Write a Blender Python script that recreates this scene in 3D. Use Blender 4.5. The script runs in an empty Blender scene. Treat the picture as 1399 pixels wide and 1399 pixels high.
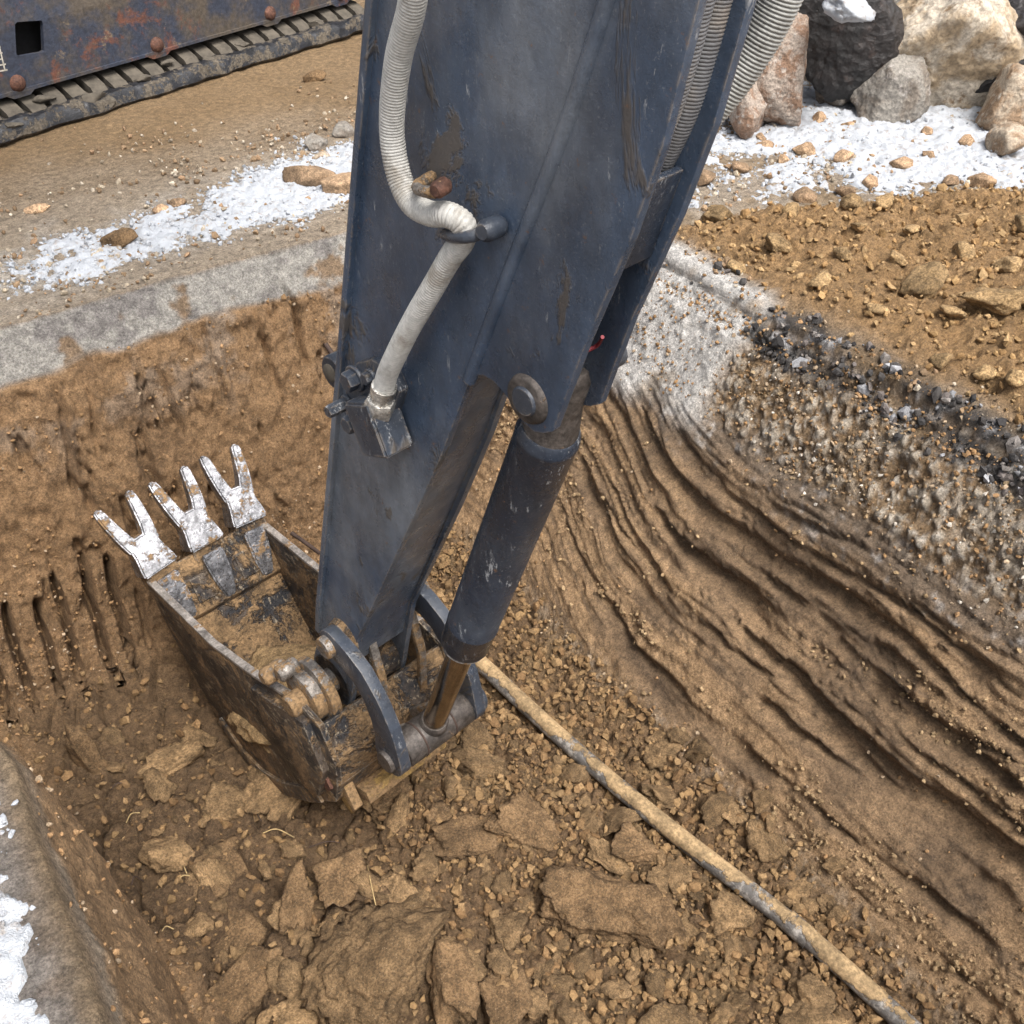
import bpy, bmesh, math, random
import numpy as np
from mathutils import Vector, Matrix, noise as mnoise
R = math.radians
rng = np.random.default_rng(7)
random.seed(7)
sc = bpy.context.scene
COL = sc.collection

# ------------------------------------------------------------------ camera, sky, sun, exposure
YAW, PITCH, CAMH = R(35), R(40), 2.1
cam_d = bpy.data.cameras.new('camera'); cam = bpy.data.objects.new('camera', cam_d); COL.objects.link(cam)
cam.location = (0, 0, CAMH)
cam.rotation_euler = (R(90) - PITCH, 0, -YAW)
cam_d.sensor_width = 36; cam_d.lens = 36; cam_d.clip_start = 0.05; cam_d.clip_end = 500
sc.camera = cam
W = bpy.data.worlds.new('World'); sc.world = W; W.use_nodes = True
wn = W.node_tree.nodes; wl = W.node_tree.links; wn.clear()
SUN_EL, SUN_AZ = R(62), R(178)          # azimuth measured clockwise from +Y
sky = wn.new('ShaderNodeTexSky'); sky.sky_type = 'NISHITA'; sky.sun_disc = False
sky.sun_elevation = SUN_EL; sky.sun_rotation = SUN_AZ; sky.dust_density = 6; sky.air_density = 1; sky.ozone_density = 1
hs = wn.new('ShaderNodeHueSaturation'); hs.inputs['Saturation'].default_value = 0.42
bg = wn.new('ShaderNodeBackground'); bg.inputs[1].default_value = 0.085
wo = wn.new('ShaderNodeOutputWorld')
wl.new(sky.outputs[0], hs.inputs['Color']); wl.new(hs.outputs[0], bg.inputs[0]); wl.new(bg.outputs[0], wo.inputs[0])
sun_d = bpy.data.lights.new('sun', 'SUN'); sun_d.energy = 1.5; sun_d.angle = R(26); sun_d.color = (1, .97, .93)
sun = bpy.data.objects.new('sun', sun_d); COL.objects.link(sun)
sdir = Vector((math.sin(SUN_AZ) * math.cos(SUN_EL), math.cos(SUN_AZ) * math.cos(SUN_EL), math.sin(SUN_EL)))
sun.rotation_euler = (-sdir).to_track_quat('-Z', 'Y').to_euler(); sun.location = (0, 0, 20)
sc.view_settings.view_transform = 'Standard'; sc.view_settings.look = 'None'
sc.view_settings.exposure = 1.55; sc.view_settings.gamma = 1

# ------------------------------------------------------------------ numpy noise
def _h(ix, iy, iz, s):
    h = (ix.astype(np.uint32) * np.uint32(374761393) + iy.astype(np.uint32) * np.uint32(668265263)
         + iz.astype(np.uint32) * np.uint32(2147483647) + np.uint32((s * 974634777 + 12345) & 0xffffffff))
    h ^= h >> np.uint32(13); h *= np.uint32(1274126177); h ^= h >> np.uint32(16); h *= np.uint32(2246822519); h ^= h >> np.uint32(15)
    return h.astype(np.float32) * np.float32(1 / 4294967296.)
def vn(x, y, z, s=0):                      # value noise in -1..1
    x = np.asarray(x, np.float32); y = np.asarray(y, np.float32); z = np.asarray(z, np.float32)
    x, y, z = np.broadcast_arrays(x, y, z)
    fx, fy, fz = np.floor(x), np.floor(y), np.floor(z)
    ix, iy, iz = fx.astype(np.int32), fy.astype(np.int32), fz.astype(np.int32)
    u, v, w = x - fx, y - fy, z - fz
    u = u * u * (3 - 2 * u); v = v * v * (3 - 2 * v); w = w * w * (3 - 2 * w)
    def L(dz):
        a = _h(ix, iy, iz + dz, s); b = _h(ix + 1, iy, iz + dz, s); c = _h(ix, iy + 1, iz + dz, s); d = _h(ix + 1, iy + 1, iz + dz, s)
        e = a + (b - a) * u; f = c + (d - c) * u
        return e + (f - e) * v
    a = L(0); b = L(1)
    return (a + (b - a) * w) * 2 - 1
def fbm(x, y, z, f, o=4, s=0, g=.5):
    t = 0; a = 1; n = 0
    for i in range(o):
        t = t + a * vn(x * f + 17.3 * i, y * f + 5.1 * i, z * f + 9.7 * i, s + i); n += a; a *= g; f *= 2.03
    return t / n
def ridge(x, y, z, f, o=3, s=0):
    t = 0; a = 1; n = 0
    for i in range(o):
        t = t + a * (1 - np.abs(vn(x * f, y * f, z * f, s + i))); n += a; a *= .5; f *= 2.1
    return t / n
def cell(x, y, f, s=0):                    # 2D voronoi: F1, F2, cell id
    x = np.asarray(x * f, np.float32); y = np.asarray(y * f, np.float32)
    ix = np.floor(x).astype(np.int32); iy = np.floor(y).astype(np.int32); z0 = np.zeros_like(ix)
    f1 = np.full(x.shape, 9., np.float32); f2 = f1.copy(); cid = np.zeros(x.shape, np.float32)
    for dx in (-1, 0, 1):
        for dy in (-1, 0, 1):
            cx, cy = ix + dx, iy + dy
            px = cx + _h(cx, cy, z0, s); py = cy + _h(cx, cy, z0 + 7, s)
            d = np.sqrt((px - x) ** 2 + (py - y) ** 2); c = _h(cx, cy, z0 + 13, s)
            m = d < f1
            f2 = np.where(m, f1, np.minimum(f2, d)); cid = np.where(m, c, cid); f1 = np.where(m, d, f1)
    return f1, f2, cid
def ss(a, b, x):
    t = np.clip((x - a) / (b - a), 0, 1); return t * t * (3 - 2 * t)

# ------------------------------------------------------------------ material helper
class NT:
    def __init__(s, name):
        s.m = bpy.data.materials.new(name); s.m.use_nodes = True
        s.n = s.m.node_tree.nodes; s.l = s.m.node_tree.links
        s.b = s.n['Principled BSDF']; s.tc = s.n.new('ShaderNodeTexCoord'); s.co = s.tc.outputs['Object']
    def set(s, k, v):
        if hasattr(v, 'is_output'): s.l.new(v, s.b.inputs[k])
        else: s.b.inputs[k].default_value = v if not (isinstance(v, tuple) and len(v) == 3) else (*v, 1)
    def noise(s, scale, detail=4, rough=.55, co=None, dist=0, st=None):
        n = s.n.new('ShaderNodeTexNoise'); n.inputs['Scale'].default_value = scale; n.inputs['Detail'].default_value = detail
        n.inputs['Roughness'].default_value = rough; n.inputs['Distortion'].default_value = dist
        co = co or s.co
        if st:
            mp = s.n.new('ShaderNodeMapping'); mp.inputs['Scale'].default_value = st; s.l.new(co, mp.inputs[0]); co = mp.outputs[0]
        s.l.new(co, n.inputs['Vector']); return n.outputs['Fac']
    def vor(s, scale, feat='F1', co=None):
        n = s.n.new('ShaderNodeTexVoronoi'); n.feature = feat; n.inputs['Scale'].default_value = scale; s.l.new(co or s.co, n.inputs['Vector'])
        return n.outputs['Distance']
    def ramp(s, f, a, b, lo=0., hi=1.):
        n = s.n.new('ShaderNodeMapRange'); n.interpolation_type = 'SMOOTHSTEP'
        for k, v in zip((1, 2, 3, 4), (a, b, lo, hi)): n.inputs[k].default_value = v
        s.l.new(f, n.inputs[0]); return n.outputs[0]
    def mix(s, f, a, b, mode='MIX'):
        n = s.n.new('ShaderNodeMix'); n.data_type = 'RGBA'; n.blend_type = mode; n.clamp_factor = True
        for i, v in ((0, f), (6, a), (7, b)):
            if hasattr(v, 'is_output'): s.l.new(v, n.inputs[i])
            else: n.inputs[i].default_value = v if not isinstance(v, tuple) else (*v, 1)
        return n.outputs[2]
    def math(s, op, a, b=0.):
        n = s.n.new('ShaderNodeMath'); n.operation = op
        for i, v in ((0, a), (1, b)):
            if hasattr(v, 'is_output'): s.l.new(v, n.inputs[i])
            else: n.inputs[i].default_value = v
        return n.outputs[0]
    def attr(s, name):
        n = s.n.new('ShaderNodeAttribute'); n.attribute_name = name; return n
    def rnd(s):
        return s.n.new('ShaderNodeObjectInfo').outputs['Random']
    def bump(s, h, strength=.5, dist=.01):
        n = s.n.new('ShaderNodeBump'); n.inputs['Strength'].default_value = strength; n.inputs['Distance'].default_value = dist
        s.l.new(h, n.inputs['Height']); s.l.new(n.outputs[0], s.b.inputs['Normal'])
    def val(s, c, f, lo, hi):                # multiply colour by a noise
        r = s.ramp(f, .3, .7, lo, hi)
        n = s.n.new('ShaderNodeVectorMath'); n.operation = 'SCALE'
        if hasattr(c, 'is_output'): s.l.new(c, n.inputs[0])
        else: n.inputs[0].default_value = c
        s.l.new(r, n.inputs['Scale']); return n.outputs[0]

CLAY = (.26, .16, .08); CLAYD = (.155, .095, .05); OCHRE = (.35, .215, .10); MUD = (.215, .135, .066)
def mat_earth():                            # colour and wetness come with the soil layers stored on the vertices
    t = NT('earth'); a = t.attr('soil')
    c = t.val(a.outputs['Color'], t.noise(26, 7, .8), .55, 1.4)
    c = t.val(c, t.noise(120, 6, .85), .45, 1.55)
    grit = t.ramp(t.vor(120), .12, .2, 1, 0); g2 = t.ramp(t.noise(9, 2), .5, .62)
    c = t.mix(t.math('MULTIPLY', t.math('MULTIPLY', grit, g2), .55), c, (.46, .38, .27))
    t.set('Base Color', c)
    w = t.attr('wet').outputs['Fac']
    t.set('Roughness', t.ramp(w, 0, 1, .93, .42)); t.set('Specular IOR Level', .35)
    h = t.math('ADD', t.noise(38, 8, .82), t.math('MULTIPLY', t.noise(170, 5, .8), .4))
    h = t.math('MULTIPLY', h, t.ramp(w, 0, 1, 1, .3))
    t.bump(h, 1.0, .03); return t.m
def mat_clod(name, base, rough=.92, spread=.3, bs=.8, flecks=True, k=1., d=.02):
    t = NT(name)
    r = t.rnd()
    c = t.mix(r, tuple(v * (1 - spread) for v in base), tuple(v * (1 + spread) for v in base))
    c = t.val(c, t.noise(14 * k, 5, .65), .55, 1.4); c = t.val(c, t.noise(120 * k, 4, .75), .5, 1.5)
    if flecks: c = t.mix(t.math('MULTIPLY', t.ramp(t.vor(90 * k), .1, .18, 1, 0), .4), c, (.45, .36, .25))
    t.set('Base Color', c); t.set('Roughness', rough); t.set('Specular IOR Level', .3)
    t.bump(t.math('ADD', t.noise(50 * k, 6, .7), t.math('MULTIPLY', t.noise(240 * k, 3, .7), .4)), bs, d); return t.m
def mat_crumb():
    t = NT('crumbs'); a = t.attr('soil')
    t.set('Base Color', t.val(a.outputs['Color'], t.noise(150, 4, .7), .7, 1.25)); t.set('Roughness', .92); t.set('Specular IOR Level', .3)
    t.bump(t.noise(160, 4, .7), .6, .008); return t.m
def mat_snow():
    t = NT('snow'); n = t.noise(45, 5, .6)
    d = t.ramp(t.noise(22, 6, .75), .52, .66)
    c = t.mix(t.math('MULTIPLY', d, .7), (.40, .42, .45), (.25, .21, .17)); t.set('Base Color', c); t.set('Roughness', .75)
    t.set('Subsurface Weight', .0); t.bump(t.math('ADD', n, t.math('MULTIPLY', t.noise(180, 3), .5)), .7, .015); return t.m
def mat_rock(name, c1, c2, c3, sc_=6, rough=.85, wet=0):
    t = NT(name)
    c = t.mix(t.ramp(t.noise(sc_, 6, .65, dist=.6), .42, .58), c1, c2)
    c = t.mix(t.ramp(t.noise(sc_ * 2.7, 6, .7), .55, .68), c, c3)
    c = t.val(c, t.noise(sc_ * 14, 5, .7), .65, 1.3)
    t.set('Base Color', c); t.set('Roughness', rough)
    t.bump(t.math('ADD', t.noise(sc_ * 4, 7, .7), t.math('MULTIPLY', t.vor(sc_ * 6), .5)), .8, .03); return t.m
def edge_wear(t, rad=.008):                 # 1 on convex or concave edges, broken up by noise
    bv = t.n.new('ShaderNodeBevel'); bv.samples = 4; bv.inputs['Radius'].default_value = rad
    g = t.n.new('ShaderNodeNewGeometry'); d = t.n.new('ShaderNodeVectorMath'); d.operation = 'DOT_PRODUCT'
    t.l.new(bv.outputs[0], d.inputs[0]); t.l.new(g.outputs['Normal'], d.inputs[1])
    e = t.ramp(d.outputs['Value'], .99, .93); return t.math('MULTIPLY', e, t.ramp(t.noise(26, 5, .75), .44, .56))
def mat_paint(name, base, dust, dustlo=.45, mud=.60, scratch=.585, rough=.42, streak=(1, 1, .5), wear=.8):
    t = NT(name)
    d = t.ramp(t.noise(1.7, 5, .6, st=streak), dustlo, dustlo + .2)
    c = t.mix(t.math('MULTIPLY', d, .85), base, dust)
    c = t.val(c, t.noise(12, 6, .72, st=(1, 1, .5)), .75, 1.25)
    sp = t.ramp(t.noise(130, 3, .8), .60, .68)               # small pale specks
    c = t.mix(t.math('MULTIPLY', sp, .30), c, (.26, .27, .28))
    s1 = t.ramp(t.noise(46, 5, .8, st=(1, 1, .22)), scratch, scratch + .05)
    zone = t.ramp(t.noise(4.2, 4, .65), .50, .60)
    c = t.mix(t.math('MULTIPLY', t.math('MULTIPLY', s1, zone), .8), c, (.33, .34, .35))
    m = t.ramp(t.noise(4.8, 6, .68, dist=.5, st=(1, 1, .5)), mud, mud + .05)
    c = t.mix(t.math('MULTIPLY', m, .75), c, (.085, .068, .05))
    rs = t.ramp(t.noise(30, 5, .75), .63, .69); c = t.mix(t.math('MULTIPLY', rs, .7), c, (.15, .085, .05))
    ew = edge_wear(t); c = t.mix(t.math('MULTIPLY', ew, wear), c, (.20, .17, .14))
    t.set('Base Color', c)
    ro = t.math('ADD', t.ramp(t.noise(9, 5, .6), .35, .65, rough - .14, rough + .16), t.math('MULTIPLY', m, .3))
    t.set('Roughness', ro); t.set('Specular IOR Level', .55)
    t.bump(t.math('ADD', t.noise(70, 5, .75), t.math('MULTIPLY', m, 2.0)), .3, .006); return t.m
def mat_bucket(name='bucket_steel', mudlo=.46, base=(.024, .024, .027)):
    t = NT(name)
    c = t.mix(t.ramp(t.noise(9, 5, .65), .42, .58), base, (.085, .065, .05))
    s1 = t.ramp(t.noise(48, 5, .8, st=(1, .3, .5)), .56, .61)
    c = t.mix(t.math('MULTIPLY', s1, .8), c, (.34, .28, .2))
    m = t.ramp(t.math('ADD', t.noise(4.5, 6, .75, dist=.5), t.math('MULTIPLY', t.noise(38, 4, .75), .2)), mudlo + .10, mudlo + .19)
    c = t.mix(t.math('MULTIPLY', m, .92), c, t.val(t.val(MUD, t.noise(14, 5, .7), .5, 1.35), t.noise(80, 4, .75), .5, 1.5))
    ew = edge_wear(t, .01); c = t.mix(t.math('MULTIPLY', ew, .8), c, (.30, .26, .21))
    t.set('Base Color', c); t.set('Roughness', t.ramp(m, 0, 1, .48, .93)); t.set('Specular IOR Level', .45)
    t.set('Metallic', t.ramp(m, 0, 1, .2, 0))
    t.bump(t.math('ADD', t.math('MULTIPLY', m, 1.4), t.noise(50, 6, .75)), .8, .012); return t.m
def mat_metal(name, c, rough, mudlo=.6, metal=.85, mud=MUD):
    t = NT(name)
    b = t.val(c, t.noise(16, 6, .75), .35, 1.25); b = t.val(b, t.noise(90, 4, .75), .6, 1.3)
    m = t.ramp(t.math('ADD', t.noise(11, 6, .75), t.math('MULTIPLY', t.noise(60, 3, .7), .12)), mudlo + .05, mudlo + .11)
    t.set('Base Color', t.mix(m, b, t.val(mud, t.noise(70, 4, .75), .5, 1.5))); t.set('Metallic', t.ramp(m, 0, 1, metal, 0))
    t.set('Roughness', t.math('ADD', t.ramp(m, 0, 1, rough, .9), t.ramp(t.noise(40, 4), .4, .6, -.08, .1)))
    t.bump(t.math('ADD', t.noise(60, 6, .75), t.math('MULTIPLY', m, 1.3)), .5, .007); return t.m
def mat_hose(name, c, grime, rough=.6, lo=.5):
    t = NT(name)
    g = t.ramp(t.noise(9, 6, .7), lo, lo + .2); b = t.mix(t.math('MULTIPLY', g, .75), c, grime)
    b = t.mix(t.ramp(t.noise(48, 4, .7), .66, .72), b, tuple(v * .35 for v in c))
    t.set('Base Color', t.val(b, t.noise(90, 4, .7), .8, 1.15)); t.set('Roughness', rough); t.bump(t.noise(110, 4), .3, .004); return t.m
def mat_rustframe():
    t = NT('rusty_frame_paint')
    c = t.mix(t.ramp(t.noise(2.2, 6, .7), .42, .6), (.028, .035, .055), (.075, .06, .045))
    c = t.mix(t.math('MULTIPLY', t.ramp(t.noise(3.6, 6, .72, dist=.3), .54, .64), .9), c, (.13, .05, .03))
    c = t.mix(t.math('MULTIPLY', t.ramp(t.noise(7, 7, .75), .58, .68), .8), c, (.2, .15, .09))
    c = t.mix(t.ramp(t.noise(60, 4, .8), .68, .74), c, (.26, .24, .2))
    t.set('Base Color', t.val(c, t.noise(40, 5, .7), .7, 1.3)); t.set('Roughness', .62); t.bump(t.noise(50, 6, .7), .5, .01); return t.m
def mat_pipe():
    t = NT('muddy_pipe')
    c = t.mix(t.ramp(t.noise(18, 6, .75), .45, .6), (.10, .092, .085), (.30, .275, .245))
    geo = t.n.new('ShaderNodeSeparateXYZ'); t.l.new(t.tc.outputs['Normal'], geo.inputs[0])
    up = t.math('ADD', geo.outputs[2], t.math('MULTIPLY', t.math('SUBTRACT', t.noise(2.6, 7, .75), .5), 6.0))
    m = t.ramp(up, .35, .6)
    c = t.mix(m, c, t.val(t.val((.29, .20, .105), t.noise(9, 6, .75), .55, 1.35), t.noise(60, 5, .75), .6, 1.4))
    t.set('Base Color', c); t.set('Roughness', t.ramp(m, 0, 1, .5, .95)); t.bump(t.math('ADD', t.math('MULTIPLY', m, 1.5), t.noise(70, 5, .7)), .6, .008); return t.m
def mat_plain(name, c, rough=.6, metal=0, nz=30):
    t = NT(name); t.set('Base Color', t.val(c, t.noise(nz, 5, .7), .6, 1.3)); t.set('Roughness', rough); t.set('Metallic', metal); t.bump(t.noise(nz * 2, 5, .7), .3, .006); return t.m

M = dict(
    earth=mat_earth(), clod=mat_clod('clay_clod', (.215, .138, .07)), smallclod=mat_clod('small_clod', (.21, .135, .068), k=.09, d=.02), slab=mat_clod('clay_slab', (.165, .103, .052), spread=.18),
    spoil=mat_clod('ochre_clod', (.31, .205, .10)), stone=mat_clod('field_stone', (.30, .2, .12), .8, .35, .4), crumb=mat_crumb(), snow=mat_snow(),
    paint=mat_paint('stick_paint', (.040, .061, .098), (.15, .165, .185), .44, .605, .60, .33),
    cyl=mat_paint('cylinder_paint', (.022, .029, .043), (.05, .058, .07), .5, .66, .57, .32),
    dark=mat_paint('link_paint', (.035, .043, .058), (.12, .125, .13), .5, .56, .57, .36),
    bucket=mat_bucket(), bucketin=mat_bucket('bucket_inside', .42), rim=mat_metal('worn_edge', (.42, .38, .34), .55, .58, .5),
    tooth=mat_metal('worn_tooth_steel', (.36, .36, .375), .34, .55), ear=mat_metal('muddy_ear', (.3, .27, .24), .5, .47, .6), yellow=mat_metal('old_yellow', (.33, .21, .07), .7, .47, 0),
    chrome=mat_plain('chrome_rod', (.35, .3, .24), .12, 1, 8), tube=mat_metal('greasy_tube', (.1, .085, .075), .5, .62, .3, (.12, .08, .05)),
    hose=mat_hose('pale_spiral_hose', (.46, .45, .42), (.21, .18, .14), .6, .5), hosed=mat_hose('dark_spiral_hose', (.13, .13, .135), (.22, .19, .16), .5), hoseg=mat_hose('grey_spiral_hose', (.34, .34, .32), (.1, .09, .08), .5),
    nut=mat_metal('zinc_nut', (.6, .58, .54), .35, .66, .8), rubber=mat_metal('track_rubber', (.016, .017, .021), .42, .50, 0, (.085, .07, .052)), trackmud=mat_plain('track_grime', (.085, .072, .055), .9, 0, 14),
    frame=mat_rustframe(), bolt=mat_metal('rusty_bolt', (.13, .06, .04), .8, .6, .2), pipe=mat_pipe(), straw=mat_plain('straw', (.42, .3, .14), .8), root=mat_plain('root', (.05, .03, .022), .8),
    black=mat_plain('opening_shade', (.006, .006, .007), .9), stencil=mat_plain('stencil', (.5, .47, .4), .7), redwire=mat_plain('red_wire', (.22, .02, .03), .6))

# ------------------------------------------------------------------ object helpers
def link(o, parent=None):
    COL.objects.link(o)
    if parent: o.parent = parent
    return o
def tag(o, label=None, cat=None, group=None, kind=None):
    for k, v in (('label', label), ('category', cat), ('group', group), ('kind', kind)):
        if v: o[k] = v
    return o
def mesh_np(name, V, F, mat, parent=None, smooth=True, cols=None, wet=None):
    V = np.asarray(V, np.float32); F = np.asarray(F, np.int32)
    me = bpy.data.meshes.new(name); k = F.shape[1]
    me.vertices.add(len(V)); me.vertices.foreach_set('co', V.ravel())
    me.loops.add(F.size); me.loops.foreach_set('vertex_index', F.ravel())
    me.polygons.add(len(F)); me.polygons.foreach_set('loop_start', np.arange(0, F.size, k, dtype=np.int32))
    me.polygons.foreach_set('use_smooth', np.full(len(F), smooth))
    me.update(calc_edges=True)
    if cols is not None:
        a = me.attributes.new('soil', 'FLOAT_COLOR', 'POINT'); c = np.ones((len(V), 4), np.float32); c[:, :3] = cols; a.data.foreach_set('color', c.ravel())
    if wet is not None:
        a = me.attributes.new('wet', 'FLOAT', 'POINT'); a.data.foreach_set('value', np.asarray(wet, np.float32))
    me.materials.append(mat); o = bpy.data.objects.new(name, me); return link(o, parent)
def from_bm(name, bm, mat, parent=None, smooth=False, loc=None):
    me = bpy.data.meshes.new(name); bmesh.ops.recalc_face_normals(bm, faces=bm.faces); bm.to_mesh(me); bm.free()
    for p in me.polygons: p.use_smooth = smooth
    me.materials.append(mat); o = bpy.data.objects.new(name, me)
    if smooth: me.set_sharp_from_angle(angle=R(38))
    return link(o, parent)

# ------------------------------------------------------------------ terrain sheet: field, pit walls and pit floor
def axis(segs):
    out = [segs[0][0]]
    for a, b, st in segs:
        n = max(1, int(round((b - a) / st))); out += list(np.linspace(a, b, n + 1)[1:])
    return np.array(out, np.float32)
def grow(a, b, n): return list(np.sign(b - a) * (np.geomspace(1, abs(b - a) + 1, n) - 1) + a)
xs = axis([(-4, -.7, .12), (-.7, -.3, .014), (-.3, .1, .007), (.1, 2.0, .0092), (2.0, 3.2, .0066), (3.2, 4.4, .0125), (4.4, 6.6, .023), (6.6, 9, .08)])
ys = axis([(-4, -.8, .15), (-.8, .3, .03), (.3, 3.2, .0085), (3.2, 3.7, .007), (3.7, 4.3, .0042), (4.3, 5.4, .0135), (5.4, 7.3, .026), (7.3, 10, .09)])
xs = np.concatenate([grow(-4, -160, 26)[:0:-1], xs, grow(9, 160, 26)[1:]]); ys = np.concatenate([grow(-4, -160, 26)[:0:-1], ys, grow(10, 160, 26)[1:]])
X, Y = np.meshgrid(xs, ys); X = X.astype(np.float32); Y = Y.astype(np.float32); Z0 = np.zeros_like(X)
eF = 4.22 + .035 * fbm(xs, 0, 0, 2.2, 4, 3); eR = 3.07 + .05 * fbm(ys, 0, 0, 2.0, 4, 5); eL = -.135 - .22 * ss(1.9, 2.7, ys) + .02 * fbm(ys, 0, 0, 3, 4, 8)
dF = eF[None, :] - Y; dR = eR[:, None] - X; dL = X - eL[:, None]; dN = Y + .65
FL = -1.58
pF = np.interp(dF, [0, .02, .15, .17, .24, .32, .42, .55, .8], [0, -.01, -.16, -.20, -.5, -.95, -1.27, -1.45, FL])
pR = np.interp(dR, [0, .015, .06, .10, .27, .36, .56, .78, .95, 1.12], [0, -.05, -.11, -.13, -.42, -.54, -.90, -1.25, -1.5, FL])
pL = np.interp(dL, [0, .012, .045, .085, .115, .135, .4], [0, -.05, -.20, -.50, -.95, -1.42, FL])
pN = np.interp(dN, [0, .05, .3, .6], [0, -.1, -1.4, FL])
def smax(a, b, k):
    h = np.clip(.5 + .5 * (a - b) / k, 0, 1); return b + (a - b) * h + k * h * (1 - h)
H = smax(smax(pF, pR, .16), np.maximum(pL, pN), .05)
inside = np.minimum(np.minimum(dF, dR), np.minimum(dL, dN))
H = np.where(inside <= 0, 0, np.minimum(H, 0))
# region weights
floor_w = ss(-1.40, -1.52, H)
wall_w = (1 - floor_w) * ss(0, .03, inside)
top_w = 1 - ss(0, .02, inside)
far_w = wall_w * ss(-.05, .05, pF - np.maximum(pR, np.maximum(pL, pN)))
right_w = wall_w * ss(-.05, .05, pR - np.maximum(pF, np.maximum(pL, pN)))
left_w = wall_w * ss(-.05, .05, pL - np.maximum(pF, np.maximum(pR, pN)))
# field relief: loose spoil heap on the right, trodden mud elsewhere
spl = 3.16 - .55 * (X - 3.55)
spoil = top_w * ss(0, .22, -dR) * ss(.12, -.18, Y - spl + .12 * fbm(X, Y, 0, 2.5, 3, 21)) * ss(-1.5, 0, Y)
H = H + spoil * (.05 + .10 * ss(.1, .9, -dR) + .05 * fbm(X, Y, 0, 2.2, 4, 22))
f1, f2, cid = cell(X + .05 * fbm(X, Y, 0, 6, 2, 30), Y + .05 * fbm(X, Y, 0, 6, 2, 31), 14, 4)
H = H + spoil * (.05 * (cid - .4) * ss(0, .35, f2 - f1) + .032 * fbm(X, Y, 0, 16, 5, 33, .7))
g1, g2, gid = cell(X, Y, 40, 14)
H = H + spoil * .012 * ss(.7, .2, g1) * gid
mud = top_w * (1 - spoil) * ss(60, 12, np.hypot(X, Y))
H = H + mud * (.018 * fbm(X, Y, 0, 2.5, 5, 40) + .010 * fbm(X, Y, 0, 14, 4, 41) * ss(.2, .6, .5 + fbm(X, Y, 0, 1.5, 2, 42)))
# floor relief: crumbled floor, plates with open joints towards the near left
wx = X + .06 * fbm(X, Y, 0, 5, 3, 50); wy = Y + .06 * fbm(X, Y, 0, 5, 3, 51)
p1, p2, pid = cell(wx, wy * .75, 6.5, 6); q1, q2, qid = cell(wx, wy, 17, 7); r1, r2, rid = cell(wx, wy, 38, 8)
plate_w = ss(1.25, .75, X + .25 * fbm(X, Y, 0, 2, 2, 52))
plate = .07 * (pid - .5) + .05 * (ss(0, .10, p2 - p1) - 1) + .05 * (pid - .5) * p1
crumb = .05 * (qid - .5) * ss(0, .3, q2 - q1) - .03 * (1 - ss(0, .2, q2 - q1)) + .012 * rid * ss(.75, .2, r1)
H = H + floor_w * (plate_w * (plate + .012 * fbm(X, Y, 0, 12, 4, 53) + .4 * crumb) + (1 - plate_w) * crumb + .05 * fbm(X, Y, 0, 1.6, 3, 54) + .015 * fbm(X, Y, 0, 9, 4, 55))
# normals of the base sheet, then push along them
def normals(X, Y, Z):
    P = np.stack([X, Y, Z], -1); du = np.gradient(P, axis=1); dv = np.gradient(P, axis=0)
    n = np.cross(du, dv); n /= np.linalg.norm(n, axis=-1, keepdims=True) + 1e-12; return n
N = normals(X, Y, H)
PX, PY, PZ = X, Y, H
slab_face = far_w * ss(-.185, -.15, H + .03 * fbm(X, Y, H, 6, 3, 60))
far_r = far_w * (1 - slab_face)
D = np.zeros_like(X)
D += far_r * (.05 * fbm(PX, PY, PZ, 3.0, 4, 61) + .045 * (ridge(PX, PY, PZ, 8, 4, 62) - .6) + .034 * fbm(PX, PY, PZ, 20, 5, 63, .75) + .012 - .045 * ss(.2, .42, fbm(PX * 2.2, PY, PZ * .7, 6, 4, 59, .6)))
D += slab_face * (.006 * fbm(PX, PY, PZ, 10, 4, 64))
gx = [(-.12, -1.12, -1.52, .018), (-.01, -1.12, -1.50, .019), (.11, -1.15, -1.53, .017), (.20, -1.08, -1.5, .018), (.335, -1.05, -1.54, .020), (.44, -1.08, -1.5, .019), (.53, -1.25, -1.5, .015), (.66, -1.1, -1.55, .018), (.80, -.9, -1.5, .018),
      (.36, -.25, -.75, .014), (.48, -.3, -.6, .012), (1.45, -.2, -.6, .014), (1.62, -.15, -.5, .016), (1.9, -.2, -1.4, .02), (1.78, -.5, -1.3, .02), (.95, -.3, -.6, .012), (1.2, -.2, -.55, .014), (2.1, -.3, -1.4, .02), (2.3, -.4, -1.4, .02)]
for gxx, z1, z0, wd in gx:
    c = gxx + .16 * (PZ + 1.2) * (1 if gxx < .7 else -.2) + .018 * fbm(PZ, 0, gxx, 5, 2, 66)
    k = np.exp(-((PX - c) / (wd * .85)) ** 4) * ss(z1 + .06, z1 - .04, PZ) * ss(z0 - .04, z0 + .08, PZ)
    D -= np.maximum(far_w, floor_w * ss(3.45, 3.6, PY) * ss(-1.56, -1.48, PZ)) * k * (.20 if (wd > .0145 and gxx < .5) else .06 if wd > .0145 else .03) * (.9 + .4 * fbm(PX, PY, PZ, 12, 2, 67))
    k2 = np.exp(-((PX - c - 1.9 * wd) / (wd * 1.1)) ** 2) * ss(z1 + .1, z1 - .05, PZ) * ss(z0 - .04, z0 + .08, PZ)
    D += far_w * k2 * .018
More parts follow.
